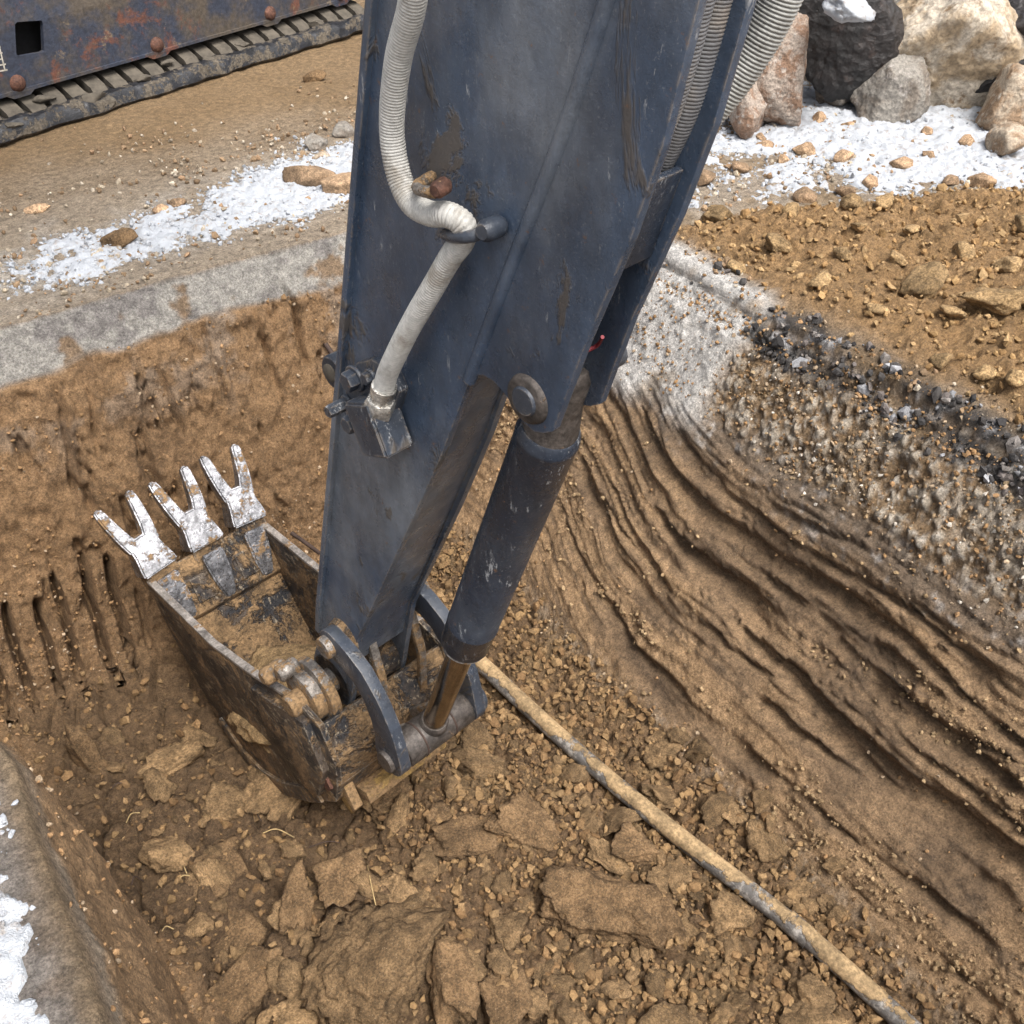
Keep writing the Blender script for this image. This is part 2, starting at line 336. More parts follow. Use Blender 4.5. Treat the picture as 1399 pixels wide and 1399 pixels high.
# smooth scraped panels above the deep tooth grooves
# right wall: frozen pebbles at the top, then long scraped ledges left by the bucket teeth
zz = PZ - .34 * ss(2.2, 3.35, PY) + .05 * ss(1.2, 2.2, PY) + .03 * np.sin(PY * 2.1) + .05 * fbm(PX, PY * .5, PZ * .5, 1.8, 3, 70)
clay_w = right_w * ss(-.36, -.5, PZ + .08 * fbm(PX, PY, PZ, 3, 3, 71))
peb_w = right_w * (1 - clay_w)
def saw(t):                                   # slow rise, short undercut
    u = t - np.floor(t); return np.where(u < .72, u / .72, 1 - (u - .72) / .28)
gr = np.random.default_rng(5); G = np.zeros_like(X); rec = np.zeros_like(X); lipz = np.zeros_like(X)
base_ = .34 * ss(2.2, 3.35, PY) - .05 * ss(1.2, 2.2, PY)
glist = [(-.47, .6, 2.7, .07, .04), (-.56, .9, 2.7, .08, .06), (-.66, .3, 2.75, .11, .085), (-.80, .2, 2.5, .15, .11), (-.72, 1.1, 2.1, .07, .05), (-.95, .2, 2.0, .13, .095), (-1.05, .3, 3.0, .08, .05), (-1.12, .3, 1.7, .11, .07), (-1.26, .5, 3.2, .08, .05), (-1.36, .3, 2.2, .07, .04), (-.88, 1.9, 3.1, .05, .04), (-.68, 2.2, 3.3, .05, .04), (-.54, .1, 1.0, .09, .08)]
glist += [(gr.uniform(-1.4, -.47), *(lambda c, l: (c - l, c + l))(gr.uniform(.3, 3.1), gr.uniform(.15, .7)), gr.uniform(.02, .06), gr.uniform(.016, .04)) for _ in range(24)]
selr = np.where(right_w.max(1) > .05)[0]; selc = np.where(right_w.max(0) > .05)[0]; sl = np.ix_(range(selr[0], selr[-1] + 1), range(selc[0], selc[-1] + 1)); r0_, r1_, c0_, c1_ = selr[0], selr[-1] + 1, selc[0], selc[-1] + 1
sPX, sPY, sPZ, sB = (v[r0_:r1_, c0_:c1_] for v in (PX, PY, PZ, base_))
wob1 = fbm(sPX, sPY, sPZ * .3, 2.2, 3, 70); wob2 = fbm(sPX, sPY, sPZ * .5, 9, 5, 69, .65); endn = fbm(sPX, sPY, sPZ, 5, 3, 68); g_ = np.zeros_like(sPX); l_ = np.zeros_like(sPX)
for i, (z0, ya, yb, wd, dep) in enumerate(glist):
    zl = z0 + sB + .05 * np.sin(sPY * 2.3 + i * 1.7) * (1 if i > 12 else .5) + .05 * wob1 + (.016 if wd > .045 else .010) * wob2 + .02 * np.sin(sPY * 4.3 + i * 2.9) * (i > 12)
    w_ = wd * (.75 + .5 * np.sin(sPY * 3.1 + i)) + .004; w_ = np.maximum(w_, .3 * wd)
    t_ = (zl - sPZ) / w_; m_ = ss(ya - .12, ya + .12, sPY + .2 * endn) * ss(yb + .12, yb - .12, sPY + .2 * endn) * (.25 + .75 * ss(-.35, .05, fbm(sPX, sPY, sPZ, 2.6, 2, 200 + i)))
    k_ = ss(-.08, .30, t_) * ss(1.25, .35, t_) * m_ * .8; g_ = np.maximum(g_, dep * k_); l_ = np.maximum(l_, ss(-.05, .15, t_) * ss(2.1 + .9 * endn, 1.1 + .9 * endn, t_) * m_ * ss(.02, .045, dep))
    g_ -= .35 * dep * m_ * np.exp(-((t_ + .25) / .22) ** 2)
G[r0_:r1_, c0_:c1_] = g_; rec[r0_:r1_, c0_:c1_] = l_
fine_w = ss(-.25, .35, fbm(PX, PY, PZ, 2.1, 3, 76)); rough_w = ss(.1, -.35, fbm(PX, PY * .5, PZ * 1.6, 2.4, 3, 75))
l3 = saw(zz * 42 + 1.4 * fbm(PX, PY, PZ, 3.2, 3, 74))
lump = (ridge(PX, PY, PZ, 11, 3, 79) - .6)
stri = fbm(zz * 1.0, PY * .035, PX * .05, 16, 4, 210, .65); stri2 = fbm(zz, PY * .02 + 3, PX * .04, 42, 3, 214, .65)
D += clay_w * (-G + (.35 + .65 * ss(-1.15, -.8, PZ + .25 * fbm(PX, PY, PZ, 1.6, 2, 230))) * (.020 * (saw(2.3 * stri + .25 * stri2) - .5) + .016 * stri) + .010 * stri2 * (.3 + fine_w) + .04 * fbm(PX, PY, PZ, 2.6, 4, 77) + (1 - .75 * rec) * (.012 + .045 * rough_w * ss(-.1, .3, fbm(PX, PY, PZ, 3.4, 3, 216))) * (fbm(PX, PY, PZ, 17, 5, 78, .72) + .9 * lump) )
v1, v2, vid = cell(PY * 1.0 + .2 * PX, PZ + .02 * fbm(PX, PY, PZ, 9, 2, 80), 26, 9); v3, v4, vid2 = cell(PY, PZ * 1.1 + PX * .3, 60, 19)
D += peb_w * (.045 * fbm(PX, PY, PZ, 5, 4, 81) + .04 * (vid - .35) * ss(.7, .15, v1) + .010 * vid2 * ss(.7, .2, v3) + .008 * fbm(PX, PY, PZ, 40, 3, 82))
asp_w = right_w * ss(-.15, -.10, PZ + .03 * fbm(PX, PY, PZ, 8, 3, 83)); asp_t = top_w * (dR < .05) * ss(.10, .02, -dR + .05 * fbm(X, Y, 0, 6, 3, 84)) * ss(3.0, 2.6, PY)
D += asp_w * .03 * fbm(PX, PY, PZ, 14, 4, 85) + asp_t * .02 * fbm(PX, PY, PZ, 16, 4, 86)
pale_w = np.clip((right_w + top_w * (dR < .05) * ss(.14, .02, -dR)), 0, 1) * ss(4.1, 3.8, PY) * ss(2.46, 2.60, PY + .10 * fbm(PX, PY, PZ, 3, 3, 90)) * ss(-.56, -.42, PZ + .09 * fbm(PX, PY, PZ, 4, 4, 91))
D = np.where(pale_w > .01, D * (1 - .7 * pale_w) + pale_w * .03, D)
D += left_w * (.03 * fbm(PX, PY, PZ, 4, 4, 93) + .022 * fbm(PX, PY, PZ, 14, 5, 94, .7))
TX, TY, TZ = PX + N[..., 0] * D, PY + N[..., 1] * D, PZ + N[..., 2] * D
# soil colours by layer
n_lo = fbm(TX, TY, TZ, 1.3, 4, 100); n_md = fbm(TX, TY, TZ, 5, 4, 101); n_hi = fbm(TX, TY, TZ, 20, 3, 102)
def C3(c): return np.array(c, np.float32)
def mixc(c, w, d): return c + (C3(d) - c) * np.clip(w, 0, 1)[..., None]
C = np.broadcast_to(C3(CLAY), X.shape + (3,)).astype(np.float32).copy()
C = mixc(C, .8 * ss(-.2, .4, n_lo + .4 * n_md), CLAYD); wet = np.zeros_like(X)
# clay of the floor, darker towards the left and in the gaps
C = mixc(C, floor_w * (.35 + .35 * plate_w), (.155, .098, .052)); C = mixc(C, floor_w * (1 - plate_w) * ss(-.1, .3, n_md) * .6, (.28, .185, .09))
C = mixc(C, floor_w * (1 - ss(0, .16, q2 - q1)) * .35, (.09, .056, .03)); frost = top_w * (1 - spoil) * ss(.6, .1, np.abs(Y - 4.65 - .1 * X) ) * ss(-.3, .3, n_md)
# far wall: redder clay, darker towards the foot
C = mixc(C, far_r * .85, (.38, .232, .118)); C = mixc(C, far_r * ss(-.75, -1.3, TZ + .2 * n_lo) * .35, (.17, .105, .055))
C = mixc(C, far_r * ss(.05, .35, n_md + .5 * n_hi) * ss(-.75, -.2, TZ) * .45, (.40, .34, .28))
C = mixc(C, far_r * ss(.15, .4, fbm(TX * 2, TY, TZ * .4, 4, 4, 104)) * .4, (.14, .085, .046))
# pale frozen roadbed along the far rim
C = mixc(C, slab_face, (.40, .375, .335)); C = mixc(C, slab_face * ss(.05, .4, n_md + n_hi * .6) * .7, (.22, .20, .19)); C = mixc(C, slab_face * ss(.3, .5, fbm(TX, TY, TZ, 8, 4, 105)) * .8, (.25, .15, .07))
rimm = top_w * (dF < .05) * ss(.10, .02, -dF); C = mixc(C, rimm * .6, (.33, .29, .24))
# trodden field
C = mixc(C, top_w * (1 - spoil) * .85, (.29, .215, .135)); C = mixc(C, top_w * (1 - spoil) * ss(-.1, .35, n_md) * .6, (.20, .135, .075)); C = mixc(C, top_w * (1 - spoil) * ss(5.2, 6.1, Y + .3 * n_lo) * .75, (.21, .135, .066))
wet = np.maximum(wet, top_w * (1 - spoil) * ss(5.2, 6.1, Y) * .5)
C = mixc(C, top_w * (1 - spoil) * (X < 3.3) * ss(6.0, 4.9, Y + .3 * n_lo + .3 * n_md) * (Y > 4.1) * .6, (.40, .335, .26)); C = mixc(C, frost * (X < 3.2) * .7, (.50, .455, .40)); C = mixc(C, top_w * (1 - spoil) * (X > 3.1) * (Y < 5) * ss(-.4, .3, n_md) * .6, (.46, .40, .33)); C = mixc(C, spoil, OCHRE); C = mixc(C, spoil * ss(-.1, .4, n_md) * .55, (.24, .15, .07))
# right wall
C = mixc(C, clay_w * .92, (.42, .272, .148)); sm = clay_w * np.maximum(np.maximum(rec, .95 * ss(.06, .22, -stri + .3 * stri2 + .3 * n_lo + .15 * n_md)), .5 * fine_w * ss(.0, .4, fbm(TX, TY * .5, TZ * 2.5, 3, 3, 106))); C = mixc(C, sm * (.7 + .5 * n_md), (.115, .077, .047)); wet = np.maximum(wet, sm * .6)
C = mixc(C, peb_w, (.33, .225, .13)); C = mixc(C, peb_w * ss(.45, .7, vid) * ss(.75, .35, v1) * .9, (.52, .45, .36)); C = mixc(C, peb_w * ss(.6, .8, vid2) * ss(.6, .3, v3) * .8, (.6, .55, .48)); C = mixc(C, peb_w * ss(.45, .1, vid) * .6, (.16, .10, .05)); C = mixc(C, peb_w * ss(.1, .4, n_md) * .5, (.22, .14, .065))
gz = right_w * np.exp(-((TZ + .47 + .07 * n_lo) / .075) ** 2) * ss(3.2, 2.6, TY + .1 * n_md); C = mixc(C, gz * .8, (.15, .115, .085)); C = mixc(C, gz * ss(.2, .5, n_hi + .4 * n_md) * .8, (.5, .46, .42)); wet = np.maximum(wet, gz * .4)
aw = np.maximum(asp_w, asp_t); C = mixc(C, aw * .95, (.075, .068, .064)); C = mixc(C, aw * ss(.0, .3, n_hi + .5 * n_md) * .75, (.46, .45, .45)); C = mixc(C, aw * ss(.05, .3, fbm(TX, TY, TZ, 4, 3, 220)) * .8, (.26, .175, .095)); C = mixc(C, peb_w * ss(-.35, .1, TZ * 1.2 + .25 * n_md + .5 * n_lo) * ss(.0, .35, n_md + .6 * n_hi) * .6, (.55, .49, .41)); C = mixc(C, aw * ss(-.1, -.45, n_md) * .6, (.02, .019, .02))
C = mixc(C, pale_w * .95, (.66, .635, .60)); C = mixc(C, pale_w * ss(.1, .4, n_md + .4 * n_hi) * .5, (.33, .31, .3)); C = mixc(C, pale_w * ss(-.25, -.5, n_md) * .6, (.34, .24, .14))
# left ledge: brown clay face lightened in place of light, pale frosted rim
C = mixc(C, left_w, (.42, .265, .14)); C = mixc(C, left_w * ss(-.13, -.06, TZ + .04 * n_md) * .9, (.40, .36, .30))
ledge = top_w * ss(.0, .1, -dL) * ss(3.6, 3.0, Y); C = mixc(C, ledge * .9, (.22, .185, .16)); C = mixc(C, ledge * ss(-.1, .3, n_hi + n_md) * .7, (.30, .27, .24))
C = np.clip(C, .012, .7)
ny, nx = X.shape
idx = np.arange(ny * nx).reshape(ny, nx)
Q = np.stack([idx[:-1, :-1], idx[:-1, 1:], idx[1:, 1:], idx[1:, :-1]], -1)
zc = H[:-1, :-1]; ic = inside[:-1, :-1]
isfloor = floor_w[:-1, :-1] > .5; isground = ic <= 0; iswall = ~isfloor & ~isground
GN = normals(TX, TY, TZ).reshape(-1, 3)
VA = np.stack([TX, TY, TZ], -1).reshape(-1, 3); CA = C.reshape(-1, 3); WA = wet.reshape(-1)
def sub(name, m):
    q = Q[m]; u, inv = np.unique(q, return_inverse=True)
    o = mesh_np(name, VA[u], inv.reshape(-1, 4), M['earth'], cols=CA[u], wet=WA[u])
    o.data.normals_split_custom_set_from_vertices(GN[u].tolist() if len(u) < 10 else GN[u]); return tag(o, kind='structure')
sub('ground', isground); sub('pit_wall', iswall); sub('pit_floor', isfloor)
def height(x, y):
    i = int(np.clip(np.searchsorted(ys, y), 1, ny - 2)); j = int(np.clip(np.searchsorted(xs, x), 1, nx - 2))
    return float(np.median(TZ[i - 1:i + 2, j - 1:j + 2]))

# ------------------------------------------------------------------ snow: real drifts whose edge sinks into the ground
SN = []
def snow(name, label, x0, x1, y0, y1, st, fn):
    gx_ = np.arange(x0, x1, st, dtype=np.float32); gy_ = np.arange(y0, y1, st, dtype=np.float32); sx, sy = np.meshgrid(gx_, gy_)
    ii = np.clip(np.searchsorted(ys, sy), 1, ny - 1); jj = np.clip(np.searchsorted(xs, sx), 1, nx - 1)
    hx = TZ[ii, jj] * .5 + TZ[ii - 1, jj - 1] * .5
    t = fn(sx, sy) + .42 * fbm(sx, sy, 0, 6, 5, 120, .66) + .22 * fbm(sx, sy, 0, 38, 3, 121) - .10
    th = np.where(t > 0, .004 + .06 * np.minimum(t, .5) + .022 * fbm(sx, sy, 0, 22, 4, 122, .65), -.03 + .2 * np.maximum(t, -.1))
    keep = (t[:-1, :-1] > -.08) | (t[1:, 1:] > -.08) | (t[1:, :-1] > -.08) | (t[:-1, 1:] > -.08)
    n1, n2 = sx.shape; id_ = np.arange(n1 * n2).reshape(n1, n2)
    q = np.stack([id_[:-1, :-1], id_[:-1, 1:], id_[1:, 1:], id_[1:, :-1]], -1)[keep]
    u, inv = np.unique(q, return_inverse=True); V = np.stack([sx, sy, hx + th], -1).reshape(-1, 3)
    SN.append((V.reshape(-1, 3), t.ravel()))
    o = mesh_np(name, V[u], inv.reshape(-1, 4), M['snow']); return tag(o, label, 'snow', kind='stuff')
def band(v, a, b, s): return ss(a - s, a + s, v) * ss(b + s, b - s, v)
snow('snow_patch', 'thin broken white snow on the mud beside the tracked machine', .2, 3.2, 4.2, 5.7, .011,
     lambda x, y: -.36 + .56 * band(y - .10 * (x - 1.3), 4.38, 5.0, .2) * ss(.2, .8, x) + .34 * ss(1.5, 2.3, x) * band(y, 4.4, 5.5, .25))
snow('snow_patch', 'white lumpy snow between the brown spoil and the boulders', 3.2, 6.6, 2.0, 5.2, .012,
     lambda x, y: -.55 + .66 * ss(-.10, .35, y - (3.25 - .55 * (x - 3.55))) * ss(2.6, 1.9, y - (3.25 - .55 * (x - 3.55))) + .25 * ss(4.2, 4.9, x) * ss(0, .4, y - (3.4 - .55 * (x - 3.55))))
snow('snow_patch', 'dirty white snow on the dark ledge at the pit corner', -1.2, -.15, .4, 2.6, .009,
     lambda x, y: -.22 + .50 * ss(-.16, -.26, x) * ss(2.3, 1.6, y))

# ------------------------------------------------------------------ rocks, clods and crumbs
def ico(sub_):
    bm = bmesh.new(); bmesh.ops.create_icosphere(bm, subdivisions=sub_, radius=1)
    V = np.array([v.co[:] for v in bm.verts], np.float32); F = np.array([[v.index for v in f.verts] for f in bm.faces], np.int32); bm.free(); return V, F
ICO = {k: ico(k) for k in (1, 2, 3, 4, 5)}
def rock_np(seed, sub_=4, planes=14, amp=.08, cut=.35, fr=2.0, flat=False):
    r = np.random.default_rng(seed); V, F = ICO[sub_]
    n = r.normal(size=(planes, 3))
    if flat: n[:, 2] *= .25; n[-1] = (r.normal() * .12, r.normal() * .12, 1); n[-2] = (0, 0, -1)
    n /= np.linalg.norm(n, axis=1)[:, None]; d = 1 - cut * r.random(planes)
    if flat: d[-2:] = .62
    dot = V @ n.T; rad = np.min(np.where(dot > .05, d / np.maximum(dot, .05), 9), axis=1); rad = np.minimum(rad, 1.15 if not flat else 1.25)
    o = seed * 3.7; x_, y_, z_ = (V * rad[:, None]).T
    rad = rad * (1 + amp * fbm(x_ + o, y_, z_, fr, 4, seed % 97, .6) + amp * .7 * (ridge(x_ + o, y_, z_, fr * 2.6, 3, seed % 89) - .6) + amp * .35 * fbm(x_ + o, y_, z_, fr * 8, 3, seed % 83, .7))
    return V * rad[:, None], F
def rock(name, seed, loc, size, rot, mat, label=None, cat=None, group=None, sub_=4, planes=14, amp=.08, cut=.35, parent=None, fr=2.0, flat=False):
    V, F = rock_np(seed, sub_, planes, amp, cut, fr, flat); V = V * (np.array(size) / 2)
    o = mesh_np(name, V, F, mat, parent); o.location = loc; o.rotation_euler = rot; return tag(o, label, cat, group)
def onz(px, py, z=0.):
    d = Vector(((px - 699.5) / 1399., -(py - 699.5) / 1399., -1)); d.rotate(cam.rotation_euler); t = (z - CAMH) / d.z
    return Vector((d.x * t, d.y * t, z))
# boulders behind the snow
RK = dict(beige=mat_rock('beige_boulder', (.46, .40, .32), (.33, .25, .16), (.2, .13, .07), 3.2), black=mat_rock('black_boulder', (.012, .011, .011), (.022, .018, .017), (.05, .035, .03), 4, .45),
          cong=mat_rock('conglomerate', (.34, .28, .23), (.23, .14, .09), (.45, .4, .35), 7), grey=mat_rock('grey_boulder', (.25, .23, .20), (.18, .15, .12), (.34, .31, .28), 5), tan=mat_rock('tan_boulder', (.38, .31, .23), (.26, .17, .1), (.45, .4, .33), 5), wetb=mat_rock('wet_black_boulder', (.02, .018, .019), (.05, .045, .045), (.16, .15, .15), 5, .3))
def boulder(px, py, z, size, rot, m, seed, label, **k):
    p = onz(px, py, z); b = rock('boulder', seed, p, size, tuple(R(a) for a in rot), RK[m], label, 'boulder', 'broken boulders heaped behind the snow', 5 if max(size) > .5 else 4, **{'planes': 10, 'cut': .5, 'amp': .09, **k}); return b
boulder(1285, 55, .36, (1.0, .64, .64), (14, 32, -32), 'beige', 27, 'large beige boulder with a brown underside, biggest of the heap', amp=.14)
blk = boulder(1143, 52, .38, (.70, .6, .60), (5, 15, -20), 'black', 12, 'black angular boulder with a cap of snow')
boulder(1060, 108, .22, (.50, .46, .62), (0, 12, 10), 'cong', 13, 'mottled brown and white boulder beside the black boulder', amp=.13)
boulder(1137, 108, .14, (.38, .3, .34), (0, 0, 30), 'grey', 14, 'small grey boulder with a red patch under the black boulder', cut=.45)
boulder(1220, 125, .12, (.62, .4, .42), (0, -18, 10), 'grey', 15, 'grey boulder wedged under the large beige boulder')
boulder(1385, 40, .42, (.55, .5, .55), (0, 0, 50), 'wetb', 16, 'glossy wet black boulder beside the large beige boulder')
boulder(1385, 140, .14, (.42, .4, .36), (0, 10, 0), 'tan', 17, 'tan boulder resting on the snow under the wet black boulder')
boulder(1086, 35, .3, (.24, .3, .42), (0, 20, 0), 'tan', 18, 'narrow pale boulder between mottled and black boulders')
boulder(1113, 66, .28, (.2, .2, .2), (0, 0, 0), 'black', 19, 'small dark stone wedged beside the black boulder')
boulder(1375, 195, .06, (.26, .2, .18), (0, 0, 20), 'tan', 20, 'low brown stone in snow at the foot of tan boulder')
boulder(1020, 150, .12, (.36, .3, .3), (0, 0, 60), 'cong', 21, 'muddy boulder half hidden by the excavator stick')
boulder(1210, 5, .45, (.8, .7, .7), (0, 0, 15), 'grey', 22, 'grey boulder at the back behind black and beige boulders')
boulder(1040, 20, .3, (.5, .5, .55), (0, 0, 75), 'grey', 23, 'grey boulder at the back behind the mottled boulder')
boulder(1330, 0, .5, (.8, .7, .7), (10, 0, 35), 'black', 24, 'dark boulder at the back behind the large beige boulder')
boulder(1360, 95, .22, (.4, .35, .35), (10, 0, 75), 'black', 26, 'dark boulder filling the gap under the wet black boulder')
p = onz(1137, 108, .14) + Vector((.06, -.13, .05)); rock('red_patch', 31, Vector((.05, -.11, .02)), (.12, .05, .09), (0, 0, .5), mat_plain('red_brick', (.42, .1, .06), .8), parent=bpy.data.objects['boulder.003'], sub_=3)
sn = rock_np(41, 4, 10, .2, .2); 
o = mesh_np('snow_cap', sn[0] * np.array([.2, .13, .06]), sn[1], M['snow']); o.location = onz(1160, 12, .66); o.rotation_euler = (R(12), R(12), .5); tag(o, 'small cap of white snow lying on the black boulder', 'snow', kind='stuff')
# stones that can be told apart on the snow and mud
def stone(px, py, size, seed, label, m='stone', group=None, rot=0, sink=.25, z=None):
    q = onz(px, py, 0.02); h = height(q.x, q.y) if z is None else z
    return rock('stone', seed, (q.x, q.y, h + size[2] * (.5 - sink)), size, (0, 0, rot), M[m] if m in M else RK[m], label, 'stone', group, 4, 16, .08, .3)
stone(417, 245, (.32, .13, .15), 51, 'long orange-brown stone with a pale top lying in the snow', rot=-.9)
stone(470, 256, (.26, .16, .12), 52, 'brown crusted stone beside the orange-brown stone')
stone(432, 195, (.12, .1, .1), 53, 'grey stone in the snow near the tracked machine', 'grey')
stone(440, 212, (.09, .08, .06), 54, 'pale small stone in the snow beside the grey stone', 'tan')
stone(468, 178, (.13, .11, .1), 55, 'pale grey angular stone close to the excavator stick', 'grey')
stone(219, 283, (.07, .06, .055), 56, 'round brown stone in the middle of the thin snow')
stone(243, 275, (.09, .05, .05), 57, 'oval brown stone beside the round stone in thin snow')
stone(163, 328, (.16, .1, .09), 58, 'dark brown lump standing out of the thin snow', 'slab')
stone(430, 105, (.14, .1, .08), 59, 'dark mud lump on the trodden mud by the track', 'slab')
stone(50, 280, (.12, .06, .05), 60, 'flat brown stone on mud left of the thin snow')
for i, (px, py, s) in enumerate([(1152, 215, .075), (1268, 214, .06), (1098, 208, .085), (1120, 165, .075), (1233, 225, .08), (1160, 170, .05), (975, 170, .07), (962, 245, .09), (1190, 248, .07), (1100, 270, .075), (1070, 218, .05), (1155, 262, .07), (1300, 248, .06), (1040, 190, .05), (1045, 200, .06), (1265, 180, .06), (1190, 175, .05), (1320, 195, .07), (1010, 230, .07), (1340, 250, .09)]):
    stone(px, py, (s * 1.5, s * 1.1, s), 70 + i, 'small rounded brown stone sticking out of the lumpy snow', group='stones in the lumpy snow', rot=i * 1.3, sink=.2)
for i, (px, py, s) in enumerate([(985, 285, .17), (1160, 298, .13), (1205, 295, .11), (1265, 390, .17), (1345, 430, .19), (1300, 430, .1), (1170, 330, .08), (1060, 330, .12), (1010, 345, .1), (1120, 380, .1), (1200, 420, .08), (1390, 330, .1), (1240, 330, .08), (1150, 350, .09), (1080, 300, .1), (1370, 380, .12), (1225, 360, .09), (1310, 360, .1), (1290, 480, .09), (1350, 500, .1), (1395, 430, .12), (1390, 520, .1)]):
    q = onz(px, py, .1); rock('soil_clod', 100 + i, (q.x, q.y, height(q.x, q.y) + .15 * s), (s * 1.1, s * .85, s * .6), (.3 * math.sin(i * 2), .3 * math.cos(i * 3), i * 2.1), M['spoil'], ('large' if s > .11 else 'small') + ' crumbly ochre clod on the loose spoil beside the pit', 'clod', ('large' if s > .11 else 'small') + ' clods on the loose spoil', 4 if s > .11 else 3, 10, .3, .5)
# large clay slabs on the pit floor
SL = [(725, 1130, .24, .34, .10, 8, 8, 35, 'dark upright-edged clay slab below the hydraulic cylinder rod'), (820, 1235, .30, .48, .13, 6, -8, 38, 'largest long dark clay slab with root threads beside the pipe'), (640, 1142, .30, .17, .05, -8, 6, -20, 'flat clay slab tilted against the dark upright slab'),
      (535, 1083, .25, .15, .05, 10, 0, 10, 'flat clay slab under the bucket linkage tube'), (310, 1165, .42, .24, .07, 4, 4, 5, 'wide flat clay slab in front of the bucket'), (402, 1228, .13, .38, .11, 5, 20, -28, 'narrow split clay slab standing beside the wide flat slab'),
      (318, 1262, .26, .30, .07, -6, -4, 30, 'cracked clay slab beyond the near ledge'), (500, 1325, .52, .42, .13, 0, 0, 15, 'big rounded crumbly clay lump with tooth scratches'), (330, 1335, .34, .22, .09, 10, 0, 5, 'ragged clay slab between ledge and big rounded lump'),
      (868, 1160, .20, .15, .07, 0, 12, -30, 'pale clay slab lying next to the pipe'), (602, 1120, .14, .11, .06, 10, 10, 40, 'small pale angular clay slab near the linkage'), (118, 1040, .12, .14, .26, -20, 0, 20, 'clay chunk stuck at the foot of the grooved wall'),
      (620, 1330, .18, .28, .10, 0, 15, -15, 'tapered clay slab beside the big rounded lump'), (690, 1360, .24, .2, .1, 0, 0, 50, 'blocky clay slab on the crumbs past the big rounded lump'), (900, 1240, .2, .26, .08, 0, 14, 20, 'clay slab leaning between pipe and longest slab'), (470, 1195, .26, .18, .07, 8, -5, 25, 'broken clay slab behind the narrow split slab')]
for i, (px, py, a, b, c, rx, ry, rz, lb) in enumerate(SL):
    q = onz(px, py, -1.5); h = height(q.x, q.y)
    rock('clay_chunk', 200 + i, (q.x, q.y, h + c * .3), (a * 1.12, b * 1.12, c * 1.6), (R(rx), R(ry), R(rz)), M['slab'] if i != 7 else M['clod'], lb, 'clay slab', None, 5 if max(a, b) > .33 else 4, 12, .30, .5, fr=2.6, flat=i != 7)
# medium clods on the floor: eight shapes shared by every clod
shapes = []
for k in range(8):
    V, F = rock_np(300 + k, 4, 9, .36, .55, 2.4); me = None
    o = mesh_np('soil_clod', V, F, M['smallclod']); shapes.append(o.data); bpy.data.objects.remove(o)
def free(q, rad=.10):
    return True
cnt = 0; tries = 0
while cnt < 260 and tries < 4000:
    tries += 1
    px, py = rng.uniform(90, 1150), rng.uniform(1000, 1420)
    q = onz(px, py, -1.55)
    if q.x < .12 or q.x > 2.2 or q.y > 3.35 or q.y < .6: continue
    if abs(q.x - (1.70 + .11 * (2.9 - q.y))) < .08: continue
    s = .025 + .085 * rng.random() ** 3
    o = bpy.data.objects.new('soil_clod', shapes[cnt % 8]); COL.objects.link(o)
    o.location = (q.x, q.y, height(q.x, q.y) + s * .1); o.scale = (s * rng.uniform(.7, 1.2), s * rng.uniform(.6, 1), s * rng.uniform(.4, .75)); o.rotation_euler = tuple(rng.uniform(-.5, .5, 2)) + (rng.uniform(0, 6.3),)
    dp = abs(q.x - (1.70 + .11 * (2.9 - q.y)))
    where = 'beside the pipe' if dp < .25 else 'between the pipe and the scraped wall' if q.x > 1.75 else 'at the foot of the grooved far wall' if q.y > 2.95 else 'under the bucket linkage' if q.y > 2.35 and q.x > .6 else 'in front of the bucket' if q.y > 2.1 else 'among the clay slabs by the ledge' if q.x < .7 else 'round the longest dark slab'
    sz = 'large' if s > .07 else 'medium' if s > .042 else 'small'; lb_ = f'{sz} crumbly brown clay clod {where}'
    tag(o, lb_, 'clod', f'{sz} clods {where}'); cnt += 1
# crumbs: too many and too small to count
def crumbs(name, label, n, wfn, smin, smax, pw, cols, sub_=1, pts=None, mat='crumb', cat='soil'):
    w = wfn.ravel().astype(np.float64)
    area = (np.gradient(xs)[None, :] * np.gradient(ys)[:, None]).ravel()
    w = np.maximum(w, 0) * area; w /= w.sum(); pick = rng.choice(len(w), n, p=w)
    P = (VA[pick] if pts is None else pts) + rng.normal(size=(n, 3)) * .004; s = smin + (smax - smin) * rng.random(n) ** pw
    V0, F0 = ICO[sub_]; k = len(V0); vs = []
    var = [V0 * np.min(1 - .5 * rng.random((1, 6)) + 0, axis=1)[:, None] * (1 + .28 * rng.normal(size=(k, 1))).clip(.55, 1.4) for _ in range(16)]
    var = np.array(var)[rng.integers(0, 16, n)]
    a = rng.normal(size=(n, 4)); a /= np.linalg.norm(a, axis=1)[:, None]; qw, qx, qy, qz = a.T
    Rm = np.stack([1 - 2 * (qy * qy + qz * qz), 2 * (qx * qy - qz * qw), 2 * (qx * qz + qy * qw), 2 * (qx * qy + qz * qw), 1 - 2 * (qx * qx + qz * qz), 2 * (qy * qz - qx * qw), 2 * (qx * qz - qy * qw), 2 * (qy * qz + qx * qw), 1 - 2 * (qx * qx + qy * qy)], -1).reshape(n, 3, 3)
    sc3 = s[:, None] * rng.uniform(.55, 1.15, (n, 3))
    V = np.einsum('nij,nkj->nki', Rm, var * sc3[:, None, :]); V += P[:, None, :] + GN[pick][:, None, :] * (s * .35)[:, None, None]
    F = F0[None] + (np.arange(n) * k)[:, None, None]
    cc = np.array(cols)[rng.integers(0, len(cols), n)] * rng.uniform(.75, 1.25, (n, 1))
    o = mesh_np(name, V.reshape(-1, 3), F.reshape(-1, 3), M[mat], cols=np.repeat(cc, k, 0), smooth=False); return tag(o, label, cat=cat, kind='stuff')
view = ss(7.5, 6, np.hypot(X, Y)) * (X > -.6) * (Y > .2)
